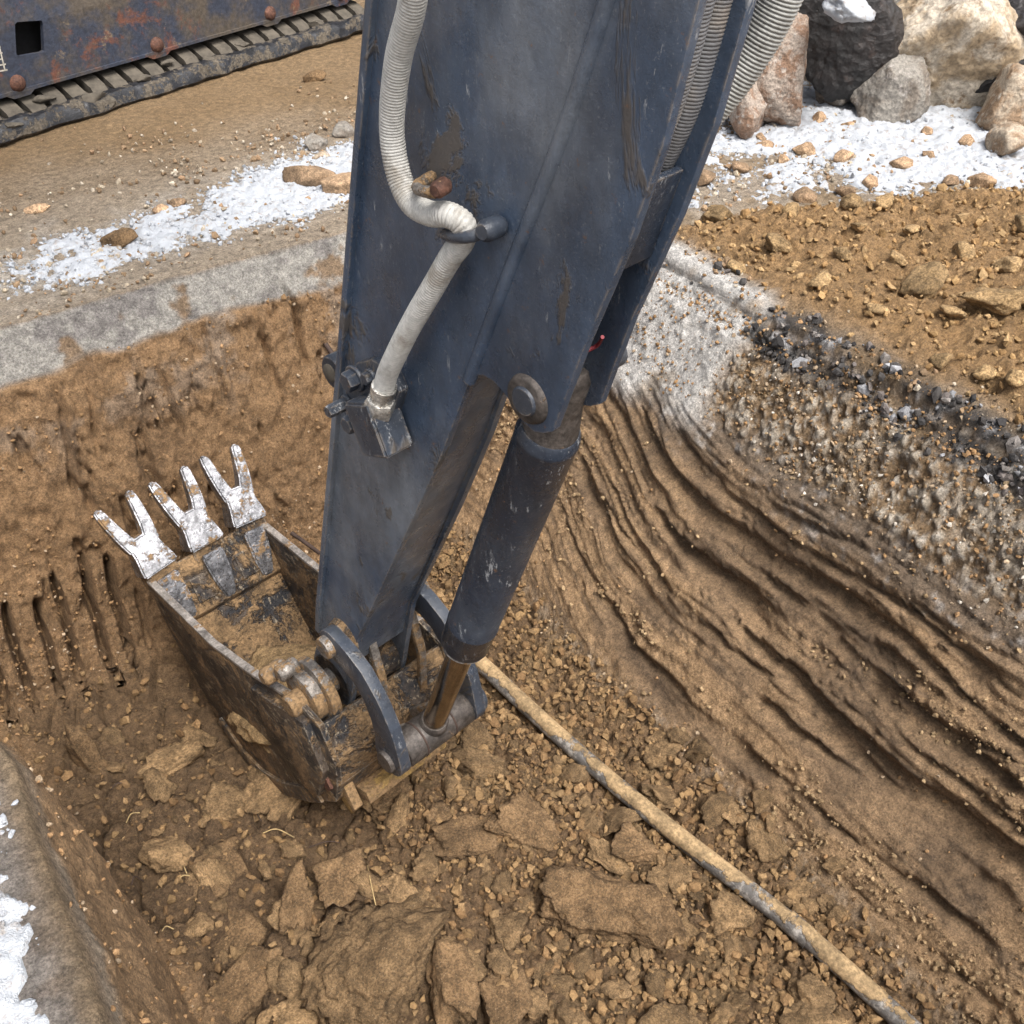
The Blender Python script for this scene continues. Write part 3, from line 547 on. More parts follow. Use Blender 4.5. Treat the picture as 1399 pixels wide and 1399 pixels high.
crumbs('soil_crumbs', 'loose crumbs of brown clay over the pit floor', 20500, floor_w * view * (.22 + .78 * (1 - plate_w)) * ss(-.5, .3, n_lo + .6 * n_md + .3), .004, .040, 3.4, [(.21, .13, .06), (.25, .16, .078), (.17, .10, .046), (.23, .145, .068), (.19, .115, .054)])
crumbs('spoil_crumbs', 'loose crumbs of ochre soil on the spoil heap', 11000, spoil * view, .003, .034, 3, [(.30, .19, .085), (.26, .155, .066), (.34, .225, .11)])
crumbs('gravel', 'grit and pebbles strewn over the muddy field', 8000, top_w * (1 - spoil) * view * ss(6.4, 5.4, Y) * (X > .2) * (.1 + ss(0, .3, n_md) + .6 * ss(0, .3, n_lo)), .004, .028, 2.8, [(.27, .185, .11), (.36, .3, .22), (.2, .135, .08), (.42, .36, .28), (.26, .17, .1)])
crumbs('wall_crumbs', 'bits of clay and pebbles clinging to the pit walls', 10000, (peb_w * 1.2 + clay_w * .2 * (1 - fine_w) + far_r * 2.2 * ss(-.3, .3, n_md) + aw + left_w) * view, .003, .019, 2.6, [(.28, .17, .082), (.33, .20, .10), (.22, .13, .062), (.25, .15, .07), (.36, .27, .18)])

for (SV, st_), lb_, n_ in zip(SN, ('scattered snow crumbs round the thin snow by the track', 'scattered snow crumbs round the lumpy snow by the boulders', 'scattered snow crumbs on the dark ledge'), (2600, 4200, 1500)):
    w_ = np.exp(-((st_ + .02) / .10) ** 2) + .15 * (st_ > 0); pk = rng.choice(len(w_), n_, p=w_ / w_.sum()); pts_ = SV[pk].copy(); pts_[:, 2] = np.where(st_[pk] > 0, pts_[:, 2] - .002, pts_[:, 2] + .026 - .2 * np.maximum(st_[pk], -.1))
    crumbs('snow_crumbs', lb_, n_, top_w, .003, .022, 2.6, [(.8, .8, .8)], pts=pts_, mat='snow', cat='snow')
crumbs('clay_crumbs', 'crumbs of torn clay clinging to the scraped wall', 3000, clay_w * (1 - rec) * view * (.05 + rough_w) * (PZ > -1.5), .003, .022, 3, [(.32, .225, .125), (.27, .185, .10), (.22, .15, .08)])
crumbs('frozen_pebbles', 'pale pebbles frozen into the upper layer of the scraped wall', 1700, peb_w * (1 - pale_w) * (1 - aw) * view * (PZ < -.08) * (PZ > -.52) * ss(-.3, .4, n_md), .003, .020, 2.6, [(.30, .22, .13), (.27, .19, .11), (.36, .27, .18), (.22, .14, .075), (.52, .47, .40)])
crumbs('asphalt_crumbs', 'black and frosted broken asphalt along the pit rim', 1100, aw * (1 - pale_w) * view * right_w.max(1, keepdims=True) * ss(-.3, .4, n_md + n_hi), .005, .040, 2.6, [(.03, .028, .028), (.06, .055, .052), (.28, .28, .29), (.14, .12, .11), (.2, .18, .165), (.05, .047, .046)])
# ------------------------------------------------------------------ sweep / prism helpers for machinery
def tube_np(pts, r, seg=14, smooth_n=0, rib=None, cap=True):
    P = np.array(pts, float)
    if smooth_n:                              # Catmull-Rom
        Q_ = np.vstack([2 * P[0] - P[1], P, 2 * P[-1] - P[-2]]); out = []
        for i in range(1, len(Q_) - 2):
            for t in np.linspace(0, 1, smooth_n, endpoint=False):
                a, b, c, d = Q_[i - 1:i + 3]; out.append(.5 * ((2 * b) + (-a + c) * t + (2 * a - 5 * b + 4 * c - d) * t * t + (-a + 3 * b - 3 * c + d) * t ** 3))
        out.append(P[-1]); P = np.array(out)
    if rib:                                   # resample evenly, four rings per rib
        L = np.concatenate([[0], np.cumsum(np.linalg.norm(np.diff(P, axis=0), axis=1))]); n = int(L[-1] / rib[0]) * 4; tt = np.linspace(0, L[-1], n + 1)
        P = np.stack([np.interp(tt, L, P[:, k]) for k in range(3)], -1)
        rr = np.array([r + rib[1] * (0, .8, 1, .8)[i % 4] for i in range(n + 1)]) + rib[2] * np.array(fbm(tt * 9, 0, 0, 1, 3, 5))
    else: rr = np.broadcast_to(np.asarray(r, float), (len(P),))
    T = np.gradient(P, axis=0); T /= np.linalg.norm(T, axis=1)[:, None]; up = np.array([0, 0, 1.]) if abs(T[0, 2]) < .9 else np.array([1., 0, 0])
    u = np.cross(T[0], up); u /= np.linalg.norm(u); V = []
    for i in range(len(P)):
        u = u - T[i] * (u @ T[i]); u /= np.linalg.norm(u); w = np.cross(T[i], u); a = np.arange(seg) * 2 * math.pi / seg
        V.append(P[i] + rr[i] * (np.cos(a)[:, None] * u + np.sin(a)[:, None] * w))
    V = np.vstack(V); n = len(P); F = []
    i = np.arange(n - 1)[:, None] * seg; k = np.arange(seg)[None]; k2 = (k + 1) % seg
    F = np.stack([i + k, i + k2, i + seg + k2, i + seg + k], -1).reshape(-1, 4)
    if cap:
        V = np.vstack([V, P[0], P[-1]]); c0, c1 = len(V) - 2, len(V) - 1; kk = np.arange(seg)
        F = np.vstack([F, np.stack([np.full(seg, c0), (kk + 1) % seg, kk, np.full(seg, c0)], -1)[:, [0, 1, 2, 2]], np.stack([np.full(seg, c1), (n - 1) * seg + kk, (n - 1) * seg + (kk + 1) % seg], -1)[:, [0, 1, 2, 2]]])
    return V, F
def poly_mesh(name, V, F, mat, parent, smooth=True):
    me = bpy.data.meshes.new(name); me.from_pydata([tuple(v) for v in V], [], [tuple(dict.fromkeys(int(i) for i in f)) for f in F]); me.validate()
    for p_ in me.polygons: p_.use_smooth = smooth
    me.materials.append(mat); o = bpy.data.objects.new(name, me)
    if smooth: me.set_sharp_from_angle(angle=R(45))
    return link(o, parent)
ORG = np.array([1.34, 8.2, 0.])              # excavator base in the arm's own frame (x across the bucket, y towards the machine)
def tube(name, pts, r, mat, parent, seg=14, smooth_n=0, rib=None):
    V, F = tube_np([np.array(p_) - ORG for p_ in pts], r, seg, smooth_n, rib); return poly_mesh(name, V, F, mat, parent)
def lathe(name, c0, c1, prof, mat, parent, seg=28):   # prof: list of (t along axis 0..1, radius)
    c0 = np.array(c0, float) - ORG; c1 = np.array(c1, float) - ORG
    pts = [c0 + (c1 - c0) * t for t, _ in prof]; T = (c1 - c0) / np.linalg.norm(c1 - c0); up = np.array([0, 0, 1.]) if abs(T[2]) < .9 else np.array([1., 0, 0])
    u = np.cross(T, up); u /= np.linalg.norm(u); w = np.cross(T, u); a = np.arange(seg) * 2 * math.pi / seg
    V = np.vstack([p_ + r_ * (np.cos(a)[:, None] * u + np.sin(a)[:, None] * w) for p_, (_, r_) in zip(pts, prof)])
    F = [[i * seg + k, i * seg + (k + 1) % seg, (i + 1) * seg + (k + 1) % seg, (i + 1) * seg + k] for i in range(len(prof) - 1) for k in range(seg)]
    F += [list(range(seg))[::-1], [(len(prof) - 1) * seg + k for k in range(seg)]]
    return poly_mesh(name, V, F, mat, parent)
def cyl(name, c0, c1, r, mat, parent, seg=28, b=.004):
    L = np.linalg.norm(np.array(c1, float) - np.array(c0, float)); e = min(.3, b / L)
    return lathe(name, c0, c1, [(0, r - b), (e, r), (1 - e, r), (1, r - b)], mat, parent, seg)
def prism_bm(bm, poly, x0, x1, bev=.004):
    vs = [bm.verts.new((x0 - ORG[0], y - ORG[1], z - ORG[2])) for y, z in poly]; f = bm.faces.new(vs)
    r = bmesh.ops.extrude_face_region(bm, geom=[f]); nv = [v for v in r['geom'] if isinstance(v, bmesh.types.BMVert)]
    bmesh.ops.translate(bm, vec=(x1 - x0, 0, 0), verts=nv)
    if bev:
        es = {e for v in vs + nv for e in v.link_edges}; bmesh.ops.bevel(bm, geom=list(es), offset=bev, segments=2, affect='EDGES', profile=.6, clamp_overlap=True)
def taper(bm):                               # the far side plate leans in towards the top of the stick
    for v in bm.verts:
        if v.co.x > .02: v.co.x -= .105 * float(ss(-.3, 1.3, np.float32(v.co.z)))
def prism(name, poly, x0, x1, mat, parent, bev=.004, smooth=True, tp=False):
    bm = bmesh.new(); prism_bm(bm, poly, x0, x1, bev)
    if tp: taper(bm)
    return from_bm(name, bm, mat, parent, smooth)
def thick(line, t):                          # strip polygon of thickness t along a line of (y, z), on its left side
    L = np.array(line, float); d = np.gradient(L, axis=0); d /= np.linalg.norm(d, axis=1)[:, None]; n = np.stack([-d[:, 1], d[:, 0]], -1)
    return [tuple(p_) for p_ in L] + [tuple(p_) for p_ in (L + n * t)[::-1]]
def arc(c, r, a0, a1, n): return [(c[0] + r * math.cos(R(a)), c[1] + r * math.sin(R(a))) for a in np.linspace(a0, a1, n)]
def hexa(name, c, axis_x, r, h, mat, parent):
    c = np.array(c, float); return lathe(name, c, c + np.array([-h, 0, 0]) if axis_x else c + np.array([0, 0, h]), [(0, r), (.85, r), (1, r * .88)], mat, parent, 6)

# ------------------------------------------------------------------ the excavator: stick, linkage, bucket, boom and undercarriage are one machine
AZ = R(9); ca, sa = math.cos(AZ), math.sin(AZ)
exc = bpy.data.objects.new('excavator', None); COL.objects.link(exc)
exc.location = (ca * ORG[0] - sa * ORG[1], sa * ORG[0] + ca * ORG[1], 0); exc.rotation_euler = (0, 0, AZ)
tag(exc, 'dark blue-grey excavator reaching a three-toothed bucket into the pit', 'excavator')
S0, S1 = 1.215, 1.465; SM = 1.34
PIN = (2.18, -.70); CP = (1.211, .956); TB = (1.79, -.735)
back = [(2.20, -.47), (2.167, -.33), (1.965, .364), (1.804, .927), (1.689, 1.336), (1.607, 1.622), (1.24, 2.9)]
frontL = [(1.392, .907), (1.505, .64), (1.681, .274), (1.978, -.34)]
weld = [(.62, 2.9), (1.06, 1.716), (1.138, 1.507), (1.257, 1.234), (1.391, .916)]
arch = [(1.142, .911), (1.168, .893), (1.195, .884), (1.225, .891), (1.245, .905), (1.262, .922), (1.285, .938), (1.315, .950), (1.345, .950), (1.372, .937)]
plate = back + [(.55, 2.9), (.80, 2.3), (.898, 1.744), (.936, 1.537), (.984, 1.37), (1.067, 1.144)] + arch + frontL
nose = [(1.978, -.34), (2.05, -.70)] + arc(PIN, .115, 190, 380, 12) + [(2.23, -.6)]
plate_full = back[::-1][:-1] + [(2.20, -.47), (2.25, -.58)] + arc(PIN, .11, 20, -170, 12) + [(2.03, -.55)] + frontL[::-1] + arch[::-1] + [(1.067, 1.144), (.984, 1.37), (.936, 1.537), (.898, 1.744), (.80, 2.3), (.55, 2.9)]
bm = bmesh.new(); prism_bm(bm, plate_full, S0, S0 + .022, .003); prism_bm(bm, plate_full, S1 - .022, S1, .003)
frontline = weld[:-1] + [(1.391, .90)] + frontL[1:] + [(2.03, -.52)]
prism_bm(bm, thick([(y + .012, z + .003) for y, z in frontline], .02), S0 + .004, S1 - .004, 0)
taper(bm); stick = from_bm('stick', bm, M['paint'], exc, True)
prism('back_plate', thick([(y - .002, z) for y, z in back], -.02), S0 - .014, S1 + .006, M['paint'], stick, .003, tp=True)
V, F = tube_np([np.array((S0 + .004, y, z)) - ORG for y, z in weld], .016, 10, 6); poly_mesh('weld_bead', V, F, M['paint'], stick)
prism('top_plate', [(.54, 2.88), (1.25, 2.88), (1.25, 2.9), (.54, 2.9)], S0 + .005, S1 - .005, M['paint'], stick, tp=True)
prism('channel_plate', thick([(.982, 1.455), (1.032, 1.285)], .014), S0 + .022, S1 - .022, M['cyl'], stick, .002, tp=True)
cyl('nose_boss', (S0 + .0, *PIN), (S1 - .0, *PIN), .105, M['bucket'], stick)
cyl('cylinder_pin', (S0 - .018, *CP), (S1 + .018, *CP), .033, M['dark'], stick)
lathe('pin_boss', (S0 - .012, *CP), (S0 + .002, *CP), [(0, .045), (.25, .052), (1, .056)], M['tube'], stick)
# red wire end caught in the channel
tube('wire', [(1.30, 1.10, 1.11), (1.32, 1.13, 1.07), (1.29, 1.15, 1.05), (1.31, 1.17, 1.0)], .004, M['redwire'], stick, 6, 5)
# lug on the back edge
bm = bmesh.new(); o_ = lathe('back_lug', (1.27, 2.005, .63), (1.33, 2.005, .63), [(0, .045), (.1, .05), (.9, .05), (1, .045)], M['cyl'], stick, 20)
lathe('lug_bore', (1.262, 2.012, .63), (1.338, 2.012, .63), [(0, .020), (.05, .026), (.95, .026), (1, .020)], M['trackmud'], stick, 16)
# valve block with its plate, bolts and nut
prism('valve_plate', [(1.835, .60), (1.80, .56), (1.72, .56), (1.66, .66), (1.60, .80), (1.63, .85), (1.70, .845), (1.76, .81), (1.81, .74), (1.835, .66)], S0 - .03, S0 + .002, M['dark'], stick, .008)
bm = bmesh.new(); bmesh.ops.create_cube(bm, size=1); bmesh.ops.scale(bm, vec=(.085, .11, .14), verts=bm.verts); bmesh.ops.bevel(bm, geom=list(bm.edges), offset=.006, segments=2, affect='EDGES')
bmesh.ops.rotate(bm, matrix=Matrix.Rotation(R(-24), 3, 'X'), verts=bm.verts); bmesh.ops.translate(bm, vec=Vector((S0 - .05, 1.665, .69)) - Vector(ORG), verts=bm.verts); from_bm('valve_block', bm, M['dark'], stick, True)
for (y, z, r_, h) in ((1.755, .655, .024, .05), (1.812, .672, .017, .06), (1.765, .765, .026, .03), (1.70, .80, .016, .02)):
    cyl('bolt_boss', (S0 - .028, y, z), (S0 - .04, y, z), r_ * 1.35, M['dark'], stick, 18, .003); hexa('bolt', (S0 - .035, y, z), True, r_, h, M['dark'], stick)
hz_ = np.array([S0 - .055, 1.645, .755]); ax = np.array([0, -.36, .93])
lathe('hose_nut', hz_ - ax * .02, hz_ + ax * .025, [(0, .038), (.85, .038), (1, .034)], M['nut'], stick, 6)
lathe('hose_ferrule', hz_ + ax * .02, hz_ + ax * .07, [(0, .027), (.5, .027), (.55, .030), (1, .030)], M['nut'], stick, 16)
# pale spiral-guarded hose on the near face, held by a clamp
hp = [(1.05, 1.30, 1.95), (1.10, 1.345, 1.80), (1.13, 1.40, 1.672), (1.145, 1.468, 1.563), (1.155, 1.513, 1.439), (1.155, 1.505, 1.355), (1.15, 1.465, 1.308), (1.15, 1.41, 1.302), (1.152, 1.36, 1.315)]
hp += [(1.165, 1.335, 1.300), (1.175, 1.350, 1.262), (1.172, 1.384, 1.215), (1.165, 1.43, 1.14), (1.158, 1.50, 1.03), (1.155, 1.56, .93), tuple(hz_ + ax * .11), tuple(hz_ + ax * .055)]
tube('hose', hp, .0225, M['hose'], stick, 18, 10, (.0065, .0018, .0012))
tube('hose_clamp', [(1.20, 1.46, 1.345), (1.14, 1.43, 1.352), (1.12, 1.39, 1.36), (1.125, 1.36, 1.365)], .011, M['ear'], stick, 8, 6)
lathe('clamp_knob', (1.155, 1.362, 1.372), (1.115, 1.352, 1.372), [(0, .010), (.2, .016), (.8, .016), (1, .010)], M['bolt'], stick, 12)
tube('hose_clamp', [(1.22, 1.29, 1.30), (1.16, 1.30, 1.292), (1.15, 1.345, 1.278), (1.16, 1.38, 1.268)], .012, M['dark'], stick, 8, 6)
lathe('clamp_knob', (1.215, 1.283, 1.302), (1.155, 1.275, 1.308), [(0, .014), (.2, .021), (.8, .021), (1, .014)], M['dark'], stick, 12)
# hoses lying in the channel and outside the far plate
tube('hose', [(1.27, .66, 2.6), (1.268, .83, 2.1), (1.266, .925, 1.79), (1.266, .955, 1.65), (1.268, .985, 1.55), (1.272, 1.04, 1.43), (1.275, 1.11, 1.33)], .025, M['hosed'], stick, 16, 8, (.006, .0015, .001))
tube('hose', [(1.335, .68, 2.6), (1.335, .85, 2.1), (1.333, .945, 1.78), (1.332, .972, 1.65), (1.331, 1.0, 1.54), (1.33, 1.06, 1.41), (1.33, 1.12, 1.31)], .030, M['hosed'], stick, 16, 8, (.006, .0015, .001))
tube('hose', [(1.62, .80, 2.5), (1.62, .94, 2.0), (1.615, 1.01, 1.72), (1.60, 1.045, 1.60), (1.57, 1.09, 1.50), (1.53, 1.14, 1.42), (1.49, 1.2, 1.36)], .035, M['hoseg'], stick, 16, 8, (.007, .003, .001))
# bucket cylinder
CA_ = np.array([SM, *CP]); RB = np.array([SM, *TB]); cd = RB - CA_; Lc = np.linalg.norm(cd); cd /= Lc
b0, b1 = CA_ + cd * .165, CA_ + cd * 1.165
bc = lathe('bucket_cylinder', b0, b1, [(0, .066), (.008, .071), (.02, .073), (.024, .075), (.034, .075), (.037, .074), (.865, .074), (.868, .0755), (.875, .0755), (.878, .074), (.985, .074), (1, .066)], M['cyl'], exc, 40)
lathe('cylinder_head', CA_ - cd * .03, b0 + cd * .02, [(0, .03), (.1, .045), (.5, .048), (.75, .058), (1, .068)], M['tube'], bc, 28)
lathe('seal_ring', b1 - cd * .004, b1 + cd * .006, [(0, .066), (.5, .070), (1, .062)], M['rim'], bc, 36)
lathe('piston_rod', b1 - cd * .05, RB - cd * .05, [(0, .041), (1, .041)], M['chrome'], bc, 32)
lathe('rod_collar', RB - cd * .085, RB - cd * .05, [(0, .044), (.2, .05), (1, .052)], M['tube'], bc, 24)
tb = cyl('linkage_tube', (S0 - .01, *TB), (S1 + .03, *TB), .066, M['tube'], exc, 32, .006)
for x_ in (1.272, 1.40): lathe('tube_seam', (x_, *TB), (x_ + .008, *TB), [(0, .066), (.3, .0685), (.7, .0685), (1, .066)], M['root'], tb, 32)
cyl('tube_cap', (S1 + .02, *TB), (S1 + .10, *TB), .058, M['dark'], tb, 24, .012)
# curved links
lc = [(2.05, -.375), (1.985, -.372), (1.905, -.405), (1.84, -.475), (1.80, -.57), (1.785, -.65), (1.785, -.735)]
def curved_link(x0, x1):
    L = np.array(lc); tt = np.linspace(0, 1, len(L)); t2 = np.linspace(0, 1, 22); L = np.stack([np.interp(t2, tt, np.convolve(np.pad(L[:, k], 1, 'edge'), [.15, .7, .15], 'valid')) for k in (0, 1)], -1)
    d = np.gradient(L, axis=0); d /= np.linalg.norm(d, axis=1)[:, None]; n = np.stack([-d[:, 1], d[:, 0]], -1); w = np.interp(t2, [0, .15, .5, .85, 1], [.062, .055, .05, .06, .07])[:, None]
    a0 = math.degrees(math.atan2(*(-d[0])[::-1])); e0 = arc(L[0], .062, a0 - 80, a0 + 80, 9); a1 = math.degrees(math.atan2(*d[-1][::-1])); e1 = arc(L[-1], .07, a1 - 80, a1 + 80, 9)
    up = [tuple(q_) for q_ in L + n * w]; dn = [tuple(q_) for q_ in L - n * w]
    poly = dn + e1 + up[::-1] + e0
    return prism('curved_link', poly, x0, x1, M['dark'], exc, .004)
l1_ = curved_link(S0 - .065, S0 - .022); l2_ = curved_link(S1 + .022, S1 + .065)
cyl('link_pin', (S0 - .09, 2.05, -.375), (S1 + .09, 2.05, -.375), .04, M['ear'], l1_, 24); lathe('pin_boss', (S0 - .022, 2.05, -.375), (S0 + .004, 2.05, -.375), [(0, .06), (.8, .066), (1, .07)], M['bucket'], l1_, 24)
cyl('link_pin', (S0 - .08, *TB), (S0 + .0, *TB), .042, M['tube'], l1_, 24)
# bucket
BX0, BX1 = 1.056, 1.626
rimL = [(3.30, -.885), (2.79, -.875), (2.50, -.80), (2.17, -.68)]
shell = [(3.33, -.90), (3.22, -1.10), (3.07, -1.33), (2.93, -1.48), (2.76, -1.57), (2.58, -1.56), (2.40, -1.47), (2.20, -1.30), (2.02, -1.12), (1.99, -1.0)]
shell = [tuple(p_) for p_ in np.stack([np.interp(np.linspace(0, 9, 37), range(10), np.array(shell)[:, k]) for k in (0, 1)], -1)]
side = rimL + [(2.04, -.70), (1.975, -.86)] + shell[::-1]
bk = prism('bucket', thick(shell, -.022), BX0 + .012, BX1 - .012, M['bucketin'], exc, 0)
for x0, x1 in ((BX0, BX0 + .022), (BX1 - .022, BX1)):
    sp = prism('side_plate', side, x0, x1, M['bucket'], bk, .003)
    prism('rim_strip', thick([(y, z + .002) for y, z in rimL], .016), x0 - .004, x1 + .005, M['rim'], sp, .004)
    o0 = x0 - .012 if x0 < 1.3 else x1
    prism('wear_plate', thick(shell[12:31], -.07), o0, o0 + .014, M['bucket'], sp, .003)
prism('rear_plate', thick([(1.99, -1.0), (1.985, -.86), (2.05, -.72)], -.02), BX0 + .02, BX1 - .02, M['bucketin'], bk, .003)
prism('stiffener', [(2.46, -.83), (2.10, -.71), (2.02, -.92), (2.09, -1.13), (2.24, -1.2), (2.42, -1.0)], BX0 - .03, BX0 + .001, M['bucket'], bk, .008)
# lip with three fork teeth
lipd = np.array([shell[6][0] - shell[0][0], shell[6][1] - shell[0][1]]); lipd /= np.linalg.norm(lipd); inn = np.array([-abs(lipd[1]), abs(lipd[0])])
def lp(a, h): q_ = np.array(shell[0]) + lipd * a + inn * h; return (float(q_[0]), float(q_[1]))
prism('lip_plate', [lp(-.01, .020), lp(-.01, .045), lp(.24, .045), lp(.26, .020)], BX0 + .02, BX1 - .02, M['bucketin'], bk, .005)
for x_ in (1.21, 1.43): prism('lip_pad', [lp(.08, .044), lp(.085, .054), lp(.195, .054), lp(.20, .044)], x_, x_ + .085, M['bucket'], bk, .003)
def fork(xc, splay):
    # local frame: u along the tooth, v across the bucket, w thickness
    base = np.array([xc, *lp(-.01, .02)]); u = np.array([splay, .52, .85]); u /= np.linalg.norm(u); v = np.array([1, 0, 0]) - u * u[0]; v /= np.linalg.norm(v); w = np.cross(u, v)
    def ring(s, a, b, hw, hh): return [(s, a - hw, b - hh), (s, a + hw, b - hh), (s, a + hw, b + hh), (s, a - hw, b + hh)]
    def loft(name, rings, mat, bev):
        bm = bmesh.new(); vv = [[bm.verts.new(base + u * s * 1.22 + v * a * 1.12 + w * b * 1.2 - ORG) for s, a, b in rg] for rg in rings]
        for r0, r1 in zip(vv, vv[1:]):
            for k in range(4): bm.faces.new((r0[k], r0[(k + 1) % 4], r1[(k + 1) % 4], r1[k]))
        bm.faces.new(vv[0][::-1]); bm.faces.new(vv[-1]); bmesh.ops.recalc_face_normals(bm, faces=bm.faces)
        bmesh.ops.bevel(bm, geom=list(bm.edges), offset=bev, segments=2, affect='EDGES', clamp_overlap=True)
        return from_bm(name, bm, mat, None, True)
    ad = loft('tooth_adapter', [ring(-.12, 0, .03, .05, .016), ring(-.02, 0, .012, .066, .042), ring(.05, 0, .0, .058, .042)], M['bucketin'], .005); ad.parent = bk
    loft('shank', [ring(-.20, 0, -.018, .022, .008), ring(-.12, 0, -.026, .040, .014), ring(-.02, 0, -.034, .046, .018)], M['tooth'], .008).parent = bk
    bm = bmesh.new(); parts = [[ring(.008, 0, 0, .072, .052), ring(.03, 0, 0, .071, .050), ring(.085, 0, 0, .058, .042), ring(.130, 0, 0, .057, .032), ring(.142, 0, -.002, .050, .026)]]
    for sgn in (-1, 1): parts.append([ring(.100, sgn * .028, 0, .033, .036), ring(.135, sgn * .042, 0, .027, .031), ring(.17, sgn * .052, 0, .024, .028), ring(.23, sgn * .062, .004, .021, .022), ring(.272, sgn * .067, .008, .018, .017), ring(.287, sgn * .068, .010, .013, .013)])
    for rings in parts:
        vv = [[bm.verts.new(base + u * s * 1.22 + v * a * 1.12 + w * b * 1.2 - ORG) for s, a, b in rg] for rg in rings]
        for r0, r1 in zip(vv, vv[1:]):
            for k in range(4): bm.faces.new((r0[k], r0[(k + 1) % 4], r1[(k + 1) % 4], r1[k]))
        bm.faces.new(vv[0][::-1]); bm.faces.new(vv[-1])
    bmesh.ops.recalc_face_normals(bm, faces=bm.faces); bmesh.ops.bevel(bm, geom=list(bm.edges), offset=.009, segments=3, affect='EDGES', clamp_overlap=True)
    from_bm('tooth', bm, M['tooth'], bk, True)
fork(1.125, -.12); fork(1.345, -.02); fork(1.56, .08)
# bucket ears and pin
earp = [(2.06, -1.25), (2.02, -1.05), (2.05, -.80)] + arc(PIN, .125, 200, -10, 14) + [(2.34, -1.0), (2.38, -1.25)]
for x0 in (S0 - .085, S1 + .045): prism('ear', earp, x0, x0 + .038, M['ear'], bk, .006)
for x0 in (S0 - .13,): prism('ear_collar', arc(PIN, .10, 0, 340, 20), x0, x0 + .045, M['ear'], bk, .01)
cyl('bucket_pin', (S0 - .19, *PIN), (S1 + .11, *PIN), .045, M['ear'], bk, 24, .01)
cyl('pin_lock', (S0 - .17, 2.245, -.60), (S0 - .09, 2.245, -.60), .032, M['ear'], bk, 14, .008)
cyl('pin_lock', (S0 - .20, 2.31, -.65), (S0 - .10, 2.31, -.65), .034, M['ear'], bk, 14, .012)
cyl('lower_pin', (S0 - .15, 2.06, -1.03), (S1 + .12, 2.06, -1.03), .036, M['bolt'], bk, 20, .008); hexa('pin_nut', (S0 - .13, 2.06, -1.03), True, .042, .04, M['bolt'], bk)
prism('lock_plate', [(2.13, -.93), (2.06, -.92), (1.95, -1.13), (1.98, -1.19), (2.05, -1.14)], S0 - .128, S0 - .088, M['yellow'], bk, .006)
prism('cross_bar', [(2.02, -1.16), (1.93, -1.13), (1.95, -1.08), (2.03, -1.11)], S0 - .07, S1 + .05, M['yellow'], bk, .006)
bl = prism('bucket_link', [(1.74, -.69), (1.84, -.69), (2.11, -.99), (2.11, -1.08), (2.03, -1.09), (1.75, -.79)], S0 + .03, S0 + .07, M['ear'], exc, .008); 
prism('bucket_link', [(1.74, -.69), (1.84, -.69), (2.11, -.99), (2.11, -1.08), (2.03, -1.09), (1.75, -.79)], S1 - .07, S1 - .03, M['ear'], exc, .008)
for x0 in (S0 + .075, S1 + .003): prism('guard_plate', thick([(2.03, -.45), (1.99, -.62), (2.0, -.85)], .02), x0, x0 + .03, M['ear'], bl, .003)
# boom, turntable, upper deck and tracks (the upper works stand outside the picture)
def boxsweep(name, pts, x0, x1, mat, bev=.02):
    up = [(y, z + h) for y, z, h in pts]; dn = [(y, z - h) for y, z, h in pts]; return prism(name, up + dn[::-1], x0, x1, mat, exc, bev)
boom = boxsweep('boom', [(.75, 3.02, .14), (1.2, 3.25, .22), (2.6, 3.75, .32), (4.2, 3.6, .36), (5.8, 2.6, .30), (7.1, 1.45, .18)], SM - .19, SM + .19, M['paint'])
cyl('boom_pin', (SM - .24, .88, 2.98), (SM + .24, .88, 2.98), .07, M['dark'], boom, 24)
prism('stick_head', [(.5, 2.8), (1.28, 2.8), (1.22, 3.1), (.88, 3.28), (.55, 3.1)], SM - .10, SM + .10, M['paint'], stick, .02)
prism('upper_deck', [(7.0, 1.05), (9.9, 1.05), (10.0, 1.3), (9.9, 1.9), (8.9, 1.95), (8.7, 1.6), (7.3, 1.55), (6.95, 1.3)], SM - 1.1, SM + 1.1, M['paint'], exc, .05)
prism('cab', [(7.0, 1.55), (8.5, 1.55), (8.5, 2.9), (7.5, 2.95), (7.05, 2.3)], SM + .25, SM + 1.08, M['frame'], exc, .06)
bmx = bmesh.new(); o_ = lathe('turntable', (SM, 8.3, .72), (SM, 8.3, 1.06), [(0, .6), (.1, .65), (.9, .65), (1, .6)], M['frame'], exc, 40)
# undercarriage axes: t along the track, n away from the pit, measured from the front foot of the track
iA = np.array([ca, sa, 0]); TA = np.array([.918, 6.268, 0]); tv = np.array([.959, .285, 0]); nv_ = np.array([-.285, .959, 0])
def w2l(p_):                                  # world -> excavator local (root at the base)
    d = np.array(p_, float) - np.array(exc.location); return np.array([d[0] * ca + d[1] * sa, -d[0] * sa + d[1] * ca, d[2]])
def tk(t, n, z): return w2l(TA + tv * t + nv_ * n + np.array([0, 0, z]))
T0, T1 = -1.0, 3.05
def sweep_t(name, fn, ts, mat, parent, smooth=True, closed=True):
    rings = [[tk(t, n, z) for n, z in fn(t)] for t in ts]; k = len(rings[0]); V = np.array(rings).reshape(-1, 3); F = []
    for i in range(len(ts) - 1):
        for j in range(k if closed else k - 1): F.append((i * k + j, i * k + (j + 1) % k, (i + 1) * k + (j + 1) % k, (i + 1) * k + j))
    F += [tuple(range(k))[::-1], tuple((len(ts) - 1) * k + j for j in range(k))]
    return poly_mesh(name, V, F, mat, parent, smooth)
